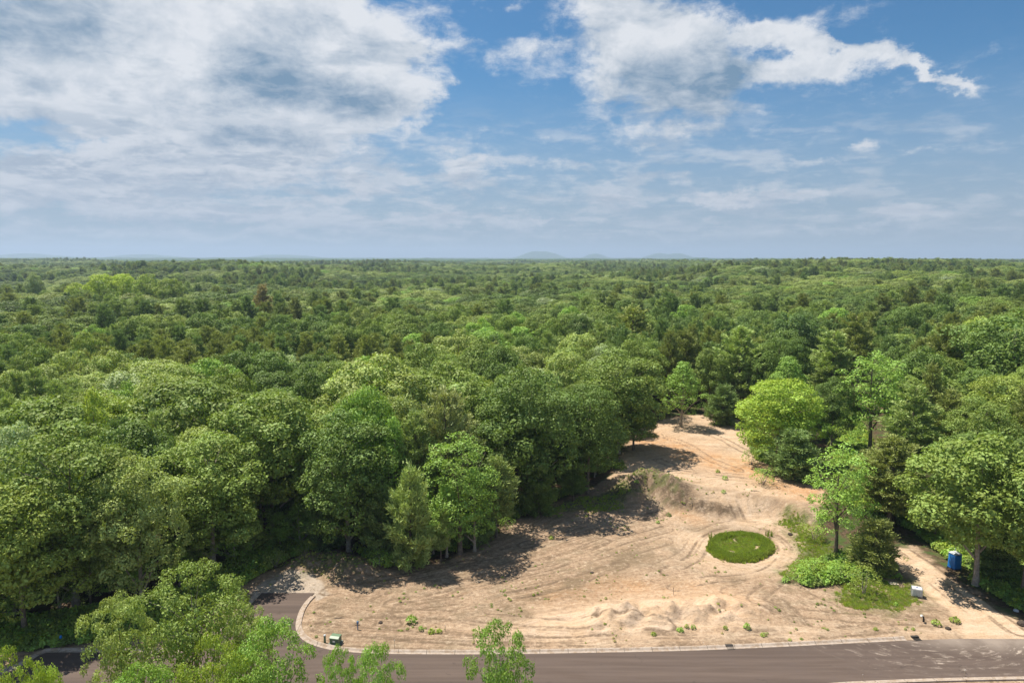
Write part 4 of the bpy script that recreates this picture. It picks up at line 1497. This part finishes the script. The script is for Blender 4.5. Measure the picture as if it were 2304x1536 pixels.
hill(1218, 75, 11, 14000)
hill(1340, 45, 7, 14200)
hill(1505, 75, 11, 14100)
hill(330, 120, 5, 13800)
hill(640, 130, 4, 13800)
hill(60, 150, 5, 13800)

# ------------------------------------------------------------------ undergrowth, grass, weeds
def clump_mesh(seed, n=46, r=0.55, h=0.55, leaf=0.22):
    rg_ = rngs(seed)
    a = rg_.uniform(0, 6.28, n)
    rr_ = r * np.sqrt(rg_.random(n))
    zz = h * (1 - (rr_ / r) ** 2 * 0.6) * rg_.uniform(0.5, 1.0, n)
    p = np.stack([np.cos(a) * rr_, np.sin(a) * rr_, zz], 1)
    nr = unit(np.stack([np.cos(a) * rr_ / r * 0.7, np.sin(a) * rr_ / r * 0.7, np.full(n, 0.8)], 1) + rg_.normal(size=(n, 3)) * 0.35)
    v, f = cards(p, nr, rg_.uniform(0.7, 1.4, n) * leaf, rg_)
    return v, f, np.clip(rg_.normal(0.5, 0.25, n), 0, 1)


def tuft_mesh(seed, n=40, r=0.25, h=0.5):
    rg_ = rngs(seed)
    a = rg_.uniform(0, 6.28, n)
    rr_ = r * np.sqrt(rg_.random(n))
    p = np.stack([np.cos(a) * rr_, np.sin(a) * rr_, np.zeros(n) - .02], 1)
    lean = np.stack([np.cos(a), np.sin(a), np.zeros(n)], 1) * rg_.uniform(0, .5, (n, 1))
    tip = p + (lean * 0.6 + np.array([0, 0, 1])) * (h * rg_.uniform(.5, 1, (n, 1)))
    sd_ = unit(rg_.normal(size=(n, 3)) * np.array([1, 1, 0])) * 0.022
    v = np.stack([p - sd_, p + sd_, tip + sd_ * .5, tip - sd_ * .5], 1).reshape(-1, 3)
    return v, np.arange(n * 4).reshape(n, 4), np.clip(rg_.normal(0.5, 0.25, n), 0, 1)


# weed clumps one can count on the bare ground: (x, foot, width px, tint)
weed_rows = [
    (926, 1400, 26, 'fresh', 'leafy weed clump, largest of four on the sand behind the lone tree top'), (947, 1416, 14, 'fresh', 'small weed clump just right of the largest of the four'),
    (971, 1424, 18, 'lime', 'third weed clump in the row of four on the sand'), (988, 1422, 15, 'lime', 'outermost of the four weed clumps beside the lone tree top'),
    (1681, 1412, 18, 'fresh', 'dark green weed tuft on the verge below the sand pile'), (1632, 1414, 12, 'warm', 'small weed tuft left of the dark green one on the verge'),
    (1560, 1413, 13, 'fresh', 'weed tuft on the verge near the sand pile\'s right end'), (1545, 1410, 12, 'warm', 'weed tuft on the verge below the sand pile'),
    (1471, 1425, 14, 'warm', 'straggly weed on the road verge below the sand pile\'s middle'), (1530, 1419, 18, 'fresh', 'bushy weed just left of the two verge tufts by the pile'),
    (1631, 1078, 14, 'fresh', 'taller weed plant alone on the upper bare ground'), (1615, 1062, 11, 'warm', 'low weed behind the taller one on the upper bare ground'),
    (1433, 1070, 12, 'fresh', 'green tuft on top of the dirt berm\'s left end'), (1470, 1062, 10, 'fresh', 'green tuft on the crest of the dirt berm'),
    (1506, 1116, 13, 'deep', 'dark weed low on the dirt berm\'s face'), (1482, 1118, 10, 'fresh', 'weed at the foot of the dirt berm'), (1628, 1108, 12, 'fresh', 'weed on the rim of the cut bank'),
    (1768, 1308, 20, 'fresh', 'round weed clump left of the leafy shrubs'), (2016, 1362, 12, 'fresh', 'upright weed on the grass in front of the white tank'),
    (2022, 1300, 20, 'fresh', 'leafy weed behind the pale board'), (2106, 1405, 22, 'warm', 'sprawling weed left of the sandy track\'s mouth'), (2148, 1398, 24, 'warm', 'scrubby weed patch at the sandy track\'s left edge'),
    (1970, 1416, 12, 'warm', 'small weed between the road and the grass patch'), (2055, 1416, 10, 'warm', 'small weed below the black pipe end'),
    (1718, 1430, 16, 'warm', 'sparse weed near the kerb left of the drain'), (2120, 1178, 18, 'fresh', 'fern clump under the big spreading tree'),
    (1240, 1212, 12, 'lime', 'small bright weed on the graded soil in the middle'),
]
fernsrc, tuftsrc = [], []
for i in range(3):
    v, f, va = clump_mesh(400 + i)
    fernsrc.append(crown_obj(v, f, va, fernm))
    v, f, va = tuft_mesh(420 + i)
    tuftsrc.append(crown_obj(v, f, va, grassm))
wobj = []
for i, (px, py, wp, tint, label) in enumerate(weed_rows):
    x_, y_, z_ = land(px, py)
    v, f, va = clump_mesh(500 + i, 90, 0.55, 0.75, 0.17)
    o = mk('weed_clump', v, f, fernm, attrs={'leaf_var': ('FLOAT', 'FACE', va)})
    o.location = (x_, y_, z_ - 0.03)
    s = wp / F * y_ / 1.1
    o.scale = (s, s, s * random.uniform(0.9, 1.3))
    o['leaf_tint'] = TINT[tint]
    tag(o, label, 'weed')
    wobj.append(o)


def region(polys, n, seed, keep=None, bb=None):
    rr_ = rngs(seed)
    out = []
    for poly in polys:
        xa = np.array([p[0] for p in poly])
        ya = np.array([p[1] for p in poly])
        x_ = rr_.uniform(xa.min(), xa.max(), n)
        y_ = rr_.uniform(ya.min(), ya.max(), n)
        k_ = poly_in(x_, y_, poly)
        out.append(np.stack([x_[k_], y_[k_]], 1))
    a = np.vstack(out)
    if keep is not None:
        a = a[keep(a[:, 0], a[:, 1])]
    return a


def spread(name, xy, seed, smin, smax, tnames, sources, label, cat, zs=1.0, per_source=1):
    rr_ = rngs(seed)
    n = len(xy)
    z_ = height(xy[:, 0], xy[:, 1])
    s = rr_.uniform(smin, smax, n) * (0.7 + 0.6 * fbmn(xy[:, 0] * .4, xy[:, 1] * .4, seed, 2))
    T_ = np.array([TINT[q] for q in tnames])[rr_.integers(0, len(tnames), n)] * rr_.uniform(.85, 1.15, (n, 1))
    return scatter(name, np.column_stack([xy, z_]), np.column_stack([rr_.normal(size=n) * .1, rr_.normal(size=n) * .1, rr_.uniform(0, 6.28, n)]),
                   np.column_stack([s, s, s * zs * rr_.uniform(.7, 1.3, n)]), rr_.integers(0, len(sources), n), T_, sources, label, cat)


fern_l = P([(-300, 1475), (60, 1462), (170, 1448), (330, 1425), (440, 1385), (530, 1325), (590, 1285), (690, 1240), (690, 1190), (560, 1230), (430, 1330), (180, 1380), (0, 1400), (-300, 1420)])
fern_m = P([(800, 1240), (860, 1278), (925, 1272), (1000, 1255), (1110, 1200), (1200, 1145), (1290, 1108), (1400, 1080), (1380, 1060), (1200, 1110), (1000, 1215), (900, 1225), (800, 1200)])
fern_r = P([(1960, 1150), (2060, 1195), (2110, 1235), (2190, 1305), (2290, 1372), (2420, 1420), (2800, 1440), (2800, 1330), (2304, 1250), (2150, 1170), (2050, 1120)])
fern_s = P([(1825, 920), (1900, 915), (1975, 1050), (1965, 1160), (2000, 1190), (1900, 1160), (1880, 1060)])
fern_i = P([(1800, 1290), (1860, 1255), (1990, 1245), (2010, 1285), (1960, 1300), (1880, 1310), (1810, 1318)])
fern_p = P([(1670, 970), (1700, 1060), (1760, 1085), (1835, 1092), (1835, 1060), (1790, 1040), (1710, 1000)])
xy = np.vstack([region([fern_l], 15000, 1), region([fern_m], 5000, 2, lambda a, b: fbmn(a * .4, b * .4, 8, 2) > .45), region([fern_r], 13000, 3), region([fern_s], 12000, 4),
                region([fern_i], 2600, 5), region([fern_p], 2500, 6)])
tp_ = G(2147, 1277)
keepm = (np.hypot(xy[:, 0] - tp_[0], xy[:, 1] - tp_[1] + 1.0) > 2.2) & (sd(xy[:, 0], xy[:, 1], drive) < -0.6) & (sd(xy[:, 0], xy[:, 1], road_all) < -1.4)
xy = xy[keepm]
print('ferns', len(xy))
spread('undergrowth', xy, 31, 0.7, 1.6, ['fresh', 'mid', 'lime', 'fresh', 'warm', 'deep'], wobj[:4], 'ferns and low leafy growth along the wood edges', 'undergrowth')

# grass: the oval in the pit, the patch round the shrub, the verge
tobj = []
for i in range(2):
    x_, y_, z_ = land(*[(1602, 1212), (1730, 1205)][i])
    o = bpy.data.objects.new('grass_tuft', tuftsrc[i])
    C.objects.link(o)
    o.location = (x_, y_, z_)
    o.scale = (2.2, 2.2, 2.0)
    o['leaf_tint'] = TINT['mid']
    tag(o, ['tall grass tuft on the left rim of the grassy oval', 'tall grass tuft on the right rim of the grassy oval'][i], 'grass tuft')
    tobj.append(o)
rr_ = rngs(44)
n = 9000
a = rr_.uniform(0, 6.283, n)
q = np.sqrt(rr_.random(n))
q = np.where(rr_.random(n) < 0.5, 0.72 + 0.28 * q, q)
ox, oy = _o0[:, None] + OVM @ np.stack([np.cos(a) * q, np.sin(a) * q])
ox, oy = ox + rngs(91).normal(size=len(ox)) * 0.22, oy + rngs(92).normal(size=len(oy)) * 0.22
oxy = np.stack([ox, oy], 1)
hole = fbmn(ox * 1.2, oy * 1.2, 223, 3) + 0.25 * (q > .72) - 0.5 * (q + (fbmn(ox * .9, oy * .9, 18, 3) - .5) * .35 > 1.0)
oxy = oxy[hole > 0.40]
def fuzzy(poly, lo=0.42, w=1.6):
    return lambda a, b: sst(-0.4, w, sd(a, b, poly) + (fbmn(a * .5, b * .5, 19, 3) - .5) * 3) * sst(lo - .12, lo + .12, fbmn(a * .6, b * .6, 9, 3)) > rngs(17).random(len(a))


rim = oval_r(oxy[:, 0], oxy[:, 1]) > 0.74
spread('grass', np.vstack([oxy[~rim], region([green_a], 5200, 7, fuzzy(green_a)), region([green_b], 5600, 8, fuzzy(green_b, .3)), region([green_c], 3000, 9, fuzzy(green_c, .5))]),
       45, 0.30, 0.75, ['lime', 'warm', 'yellow', 'palepine', 'brown', 'yellow'], tobj, 'short grass in the pit oval, round the tank and on the verges', 'grass', 0.75)
spread('tall_grass', oxy[rim], 47, 0.6, 1.25, ['mid', 'warm', 'olive', 'warm', 'lime', 'yellow'], tobj, 'taller darker grass forming the rim of the oval in the pit', 'grass', 0.9)
# scattered sprigs
al = region([P([(300, 1540), (860, 1280), (1200, 1170), (1400, 1100), (1830, 1100), (1780, 1300), (2150, 1430), (1500, 1462), (800, 1462)])], 5200, 10)
dens_ = fbmn(al[:, 0] * .3, al[:, 1] * .3, 14, 3) + 0.16 * np.exp(-((al[:, 1] - 70.5) / 2.5) ** 2) * (al[:, 0] > 15)
kk = (dens_ > 0.56) & (sd(al[:, 0], al[:, 1], road_all) < -1) & (rngs(3).random(len(al)) < .45)
mnd = np.vstack([np.stack([rngs(6).normal(size=260) * 3.2 + lmound[1][0], rngs(7).normal(size=260) * 1.7 + lmound[1][1]], 1),
                 np.stack([rngs(8).normal(size=240) * 3.6 + berm[1][0], rngs(9).normal(size=240) * 1.8 + berm[1][1]], 1)])
spread('weeds', np.vstack([al[kk], mnd]), 46, 0.10, 0.36, ['warm', 'mid', 'pale', 'brown', 'olive'], wobj[:4], 'sparse sprigs of weed scattered over the bare soil', 'weeds')

# ------------------------------------------------------------------ things standing on the site
def boxes(rows):
    V, Fc = [], []
    for (x0, x1, y0, y1, z0, z1, *t) in rows:
        tp = t[0] if t else 0.0        # inset of the top
        o_ = len(V)
        V += [(x0, y0, z0), (x1, y0, z0), (x1, y1, z0), (x0, y1, z0), (x0 + tp, y0 + tp, z1), (x1 - tp, y0 + tp, z1), (x1 - tp, y1 - tp, z1), (x0 + tp, y1 - tp, z1)]
        Fc += [tuple(o_ + q for q in f_) for f_ in ((0, 3, 2, 1), (4, 5, 6, 7), (0, 1, 5, 4), (1, 2, 6, 5), (2, 3, 7, 6), (3, 0, 4, 7))]
    return V, Fc


def part(name, geo, m, parent, bevel=0.0, smooth=False, loc=None):
    o_ = mk(name, geo[0], geo[1], m, parent, smooth)
    if bevel:
        b_ = o_.modifiers.new('bevel', 'BEVEL')
        b_.width = bevel
        b_.segments = 2
    if loc:
        o_.location = loc
    return o_


blue = simple('blue plastic', (.012, .20, .62), 0.45, var=0.12, scale=2.0)
darkblue = simple('dark blue plastic', (.008, .06, .22), 0.5)
greyroof = simple('pale roof plastic', (.45, .47, .48), 0.5)
whitep = simple('white tank plastic', (.78, .78, .75), 0.4, var=0.06)
steel = simple('galvanised steel', (.55, .56, .57), 0.4, 0.6)
wood = simple('weathered wood', (.42, .34, .24), 0.9, var=0.25)
boardm = simple('pale board', (.52, .44, .33), 0.85, var=0.1)
gbox = simple('green cabinet paint', (.085, .150, .085), 0.5, var=0.12, scale=3)
glid = simple('green lid paint', (.13, .20, .12), 0.45, var=0.1)
padm = simple('cabinet pad', (.16, .18, .15), 0.8)
white = simple('white sticker', (.75, .75, .72), 0.5, var=0.04)
black = simple('black plastic', (.02, .02, .022), 0.6)
bluegrey = simple('blue grey paint', (.10, .17, .30), 0.5)
iron = simple('cast iron', (.05, .045, .04), 0.7, 0.3)
rockm = simple('dark clod', (.06, .045, .035), 0.95, var=0.4)


def at_ground(px, py):
    x_, y_, z_ = land(px, py)
    return (x_, y_, z_)


t = empty('portable_toilet', at_ground(2147, 1277), R(14), label='blue plastic toilet cabin standing among ferns right of the sandy track', cat='portable toilet')
part('base', boxes([(-.60, .60, -.60, .60, 0.0, .14)]), darkblue, t, .02)
part('cabin_wall', boxes([(-.56, .56, -.56, .56, .141, 2.08, .02)] + [(-.575, -.562, a, a + .16, .3, 1.9) for a in (-.48, -.24, 0, .24)]
                         + [(a, a + .16, .562, .575, .3, 1.9) for a in (-.48, -.24, 0, .24)]), blue, t, .02)
dr_ = part('door', boxes([(-.44, .44, -.60, -.562, .2, 1.98), (-.36, .36, -.615, -.601, .35, 1.1), (-.36, .36, -.615, -.601, 1.22, 1.85)]), blue, t, .01)
part('handle', boxes([(.30, .37, -.66, -.616, 1.05, 1.25)]), greyroof, dr_)
rf = [(x_ * .60, y_ * .60, 2.081) for x_, y_ in ((-1, -1), (1, -1), (1, 1), (-1, 1))] + [(x_ * .60, y_ * .60, 2.13) for x_, y_ in ((-1, -1), (1, -1), (1, 1), (-1, 1))] + [(-.30, -.35, 2.30), (.30, -.35, 2.30), (.30, .35, 2.30), (-.30, .35, 2.30)]
part('roof', (rf, [(0, 3, 2, 1), (0, 1, 5, 4), (1, 2, 6, 5), (2, 3, 7, 6), (3, 0, 4, 7), (4, 5, 9, 8), (5, 6, 10, 9), (6, 7, 11, 10), (7, 4, 8, 11), (8, 9, 10, 11)]), greyroof, t, .02)
part('vent_pipe', tube([(.42, .42, 2.0), (.42, .42, 2.62)], [.055, .055], 10), greyroof, t, smooth=True)
part('vent_slot', boxes([(-.3, .3, -.575, -.561, 2.0, 2.06)]), black, t)

t = empty('water_tank', at_ground(2062, 1340), R(-24), label='white caged water tank on a pallet beside the sandy track', cat='water tank')
part('pallet', boxes([(-.60, .60, a, a + .14, .10, .135) for a in (-.50, -.25, .0, .36)] + [(a, a + .12, -.5, .5, .0, .099) for a in (-.6, -.06, .48)]), wood, t)
part('tank_body', boxes([(-.555, .555, -.455, .455, .14, 1.10)]), whitep, t, .09, smooth=False)
part('cap', tube([(0, 0, 1.10), (0, 0, 1.155), (0, 0, 1.156)], [.12, .12, .001], 16), darkblue, t)
bars = [(-.585, .585, s_ * .472 - .011, s_ * .472 + .011, z_, z_ + .022) for s_ in (-1, 1) for z_ in (.16, .36, .56, .76, .96, 1.10)]
bars += [(s_ * .575 - .011, s_ * .575 + .011, -.46, .46, z_, z_ + .022) for s_ in (-1, 1) for z_ in (.16, .36, .56, .76, .96, 1.10)]
bars += [(a - .011, a + .011, s_ * .495 - .011, s_ * .495 + .011, .14, 1.12) for s_ in (-1, 1) for a in (-.56, -.40, -.24, -.08, .08, .24, .40, .56)]
bars += [(s_ * .598 - .011, s_ * .598 + .011, a - .011, a + .011, .14, 1.12) for s_ in (-1, 1) for a in (-.40, -.24, -.08, .08, .24, .40)]
bars += [(a - .014, a + .014, -.47, .47, 1.125, 1.15) for a in (-.28, .28)]
part('cage', boxes(bars), steel, t)
part('valve', tube([(0, -.46, .22), (0, -.60, .22)], [.05, .04], 8), black, t)

t = empty('pale_board', at_ground(2010, 1314), R(-8), label='pale rectangular board raised on two low blocks behind the white tank', cat='board')
part('panel', boxes([(-.55, .55, -.38, .38, .12, .17)]), boardm, t, .008)
for s_ in (-1, 1):
    part('block', boxes([(s_ * .38 - .07, s_ * .38 + .07, -.33, .33, -.02, .119)]), wood, t)


def cabinet(loc, rz, label):
    t = empty('transformer_box', loc, rz, label=label, cat='transformer box')
    part('pad', boxes([(-.66, .66, -.55, .60, -.05, .10)]), padm, t, .02)
    part('cabinet_body', boxes([(-.52, .52, -.36, .44, .101, .72)]), gbox, t, .015)
    V = [(-.54, -.40, .60), (.54, -.40, .60), (.54, .46, .721), (-.54, .46, .721), (-.54, -.40, .74), (.54, -.40, .74), (.54, -.10, .88), (-.54, -.10, .88), (.54, .46, .86), (-.54, .46, .86)]
    part('lid', (V, [(0, 3, 2, 1), (0, 1, 5, 4), (4, 5, 6, 7), (7, 6, 8, 9), (2, 3, 9, 8), (1, 2, 8, 6, 5), (0, 4, 7, 9, 3)]), glid, t, .015)
    part('door', boxes([(-.46, .46, -.385, -.361, .16, .585)]), gbox, t, .008)
    part('sticker', boxes([(-.14, .12, -.392, -.386, .30, .50)]), white, t)
    part('latch', boxes([(.36, .40, -.40, -.386, .32, .45)]), iron, t)


cabinet(at_ground(755, 1446), R(-12), 'green transformer box with a white sticker on the bare soil inside the kerb bend')
cabinet(at_ground(433, 1449), R(14), 'green transformer box half hidden behind the large roadside tree')

t = empty('utility_pedestal', at_ground(731, 1445), label='slim green utility post with pale cap beside the transformer box', cat='utility post')
part('post', tube([(0, 0, -.05), (0, 0, .82)], [.13, .12], 12), glid, t, smooth=True)
part('cap', tube([(0, 0, .80), (0, 0, .92), (0, 0, .95), (0, 0, .951)], [.135, .135, .08, .001], 12), greyroof, t, smooth=False)

for px, py, rz, lb in ((805, 1416, 0, 'blue-grey water standpipe with a crossbar on the bare soil behind the transformer box'), (138, 1449, .5, 'blue water standpipe among the ferns left of the road')):
    t = empty('standpipe', at_ground(px, py), rz, label=lb, cat='standpipe')
    part('pipe', tube([(0, 0, -.05), (0, 0, .75)], [.06, .06], 10), bluegrey, t, smooth=True)
    part('cap', tube([(0, 0, .75), (0, 0, .98), (0, 0, 1.04), (0, 0, 1.041)], [.13, .13, .08, .001], 12), bluegrey if px > 500 else blue, t)
    part('crossbar', boxes([(-.28, .28, -.03, .03, .55, .62)]), iron, t)

t = empty('drain_pipe', at_ground(2078, 1398), R(20), label='bent black drain pipe with a white end sticking out of the soil', cat='pipe')
part('pipe', tube([(0, 0, -.2), (0, 0, .35), (-.08, 0, .62), (-.3, 0, .80)], [.11, .11, .11, .11], 10), black, t, smooth=True)
part('white_end', tube([(-.3, 0, .80), (-.48, 0, .86), (-.481, 0, .86)], [.125, .125, .01], 10), white, t)

for px, foot, hh, lb, mt in ((2167, 1521, .75, 'wooden survey stake behind the near kerb, further right of two', wood), (1938, 1531, .75, 'wooden survey stake behind the near kerb, closer to where the kerb begins', wood),
                             (888, 1458, 1.0, 'thin wooden stake on the soil right of the transformer box', wood), (1002, 1421, .8, 'thin stake beside the four weed clumps', wood),
                             (1609, 1211, .7, 'short dark stake at the left rim of the grassy oval', rockm), (1515, 1336, .9, 'lone stake on the sand above the sand pile', rockm),
                             (1416, 1052, .8, 'white-topped stake at the wood edge behind the dirt berm', white), (1582, 1453, .5, 'short stake on the verge next to the kerb', wood)):
    x_, y_, z_ = at_ground(px, foot)
    if foot > 1500:
        y_ -= 0.2
        z_ = 0.0
    t = empty('survey_stake', (x_, y_, z_), random.uniform(0, 1.5), label=lb, cat='stake')
    part('stake', boxes([(-.028, .028, -.012, .012, -.1, hh, .002)]), mt, t)
    part('tip_paint', boxes([(-.031, .031, -.015, .015, hh * .86, hh + .01, .002)]), white if mt is not rockm else mt, t)

kl = [Vector(p) for p in drop]
for px, lb in ((1639, 'dark drain inlet set in the kerb below the sand pile'), (2076, 'dark drain inlet set in the kerb nearest the sandy track')):
    gx_ = G(px, 1450)[0]
    j = min(range(len(kl) - 1), key=lambda q: abs((kl[q].x + kl[q + 1].x) / 2 - gx_))
    tt_ = (gx_ - kl[j].x) / (kl[j + 1].x - kl[j].x)
    c_ = kl[j].lerp(kl[j + 1], tt_)
    an = math.atan2(kl[j + 1].y - kl[j].y, kl[j + 1].x - kl[j].x)
    t = empty('drain_inlet', (c_.x, c_.y, 0), an, label=lb, cat='drain')
    part('casting', boxes([(-.42, .42, .30, .62, .10, .20)]), iron, t, .01)
    part('grate', boxes([(-.40, .40, -.22, -.20, .03, .065), (-.40, .40, .18, .20, .03, .065)] + [(a, a + .03, -.20, .18, .03, .062) for a in (-.4, -.32, -.24, -.16, -.08, 0, .08, .16, .24, .32, .37)]), iron, t)


def rock(px, py, s, label, m=rockm, cat='rock', name='rock'):
    x_, y_, z_ = at_ground(px, py)
    bm_ = bmesh.new()
    bmesh.ops.create_icosphere(bm_, subdivisions=3, radius=1)
    for v_ in bm_.verts:
        q = v_.co.copy()
        v_.co *= 0.8 + 0.45 * float(fbmn(np.array([q.x * 2 + px]), np.array([q.y * 2 + q.z * 1.7]), 5, 3)[0])
        v_.co.z *= 0.62
    me_ = bpy.data.meshes.new(name)
    bm_.to_mesh(me_)
    bm_.free()
    me_.materials.append(m)
    o_ = bpy.data.objects.new(name, me_)
    C.objects.link(o_)
    o_.location = (x_, y_, z_ + s * .2)
    o_.scale = (s, s, s)
    tag(o_, label, cat)


rock(1332, 1289, .28, 'dark clod lying on the bare soil in the middle of the clearing')
rock(1778, 1202, .35, 'dark rock at the edge of the verge right of the grassy oval')
rock(856, 1401, .26, 'dark stone in the tracked sand behind the blue-grey standpipe')
rock(2133, 1414, .30, 'reddish dark clod at the corner of the bare soil near the sandy track')
rock(2286, 1374, .30, 'crumpled pale bag in the ferns right of the sandy track', greyroof, 'bag', 'bag')
rock(2300, 1405, .55, 'dark soil clod at the right end of the bare ground by the sandy track')


def branch(px, py, L, rz, label):
    x_, y_, z_ = at_ground(px, py)
    o_ = part('fallen_branch', join([tube([(-L / 2, 0, .05), (0, .06 * L, .10), (L / 2, 0, .04)], [.05, .045, .015], 6), tube([(0, .06 * L, .10), (.25 * L, .22 * L, .16)], [.03, .01], 5),
                                     tube([(-.2 * L, .03 * L, .08), (-.05 * L, -.15 * L, .14)], [.03, .01], 5)]), barkm, None, smooth=True)
    o_.location = (x_, y_, z_)
    o_.rotation_euler = (0, 0, rz)
    tag(o_, label, 'branch')


branch(786, 1292, 1.8, .3, 'tangled dead branch at the right foot of the weedy mound')
branch(770, 1283, 1.3, 1.5, 'short dead branch poking out of the weedy mound')
branch(1700, 1105, 1.6, -.2, 'dead branch on the rim above the cut bank')
branch(1560, 1112, 1.5, .4, 'root piece in the dark topsoil above the cut bank')
branch(765, 1391, 1.3, .05, 'pale stick lying in the tracked sand near the kerb bend')
branch(1812, 1095, 1.4, .6, 'broken branch at the right corner of the upper bare ground')

# ------------------------------------------------------------------ haze
HAZE_D = 1.05e-4
hm, n, out = mat('haze')
pv = n.new('ShaderNodeVolumePrincipled', {'Color': (.52, .64, .87, 1), 'Density': HAZE_D, 'Anisotropy': 0.2})
n.set(out.inputs[1], pv.outputs[0])
n.t.nodes.update()
v = [(sx_ * 17000, (-1500 if sy < 0 else 17500), z_) for sx_ in (-1, 1) for sy in (-1, 1) for z_ in (-70, 260)]
f = [(0, 1, 3, 2), (4, 6, 7, 5), (0, 4, 5, 1), (2, 3, 7, 6), (0, 2, 6, 4), (1, 5, 7, 3)]
hz_ = mk('haze', v, f, hm)
tag(hz_, kind='stuff')
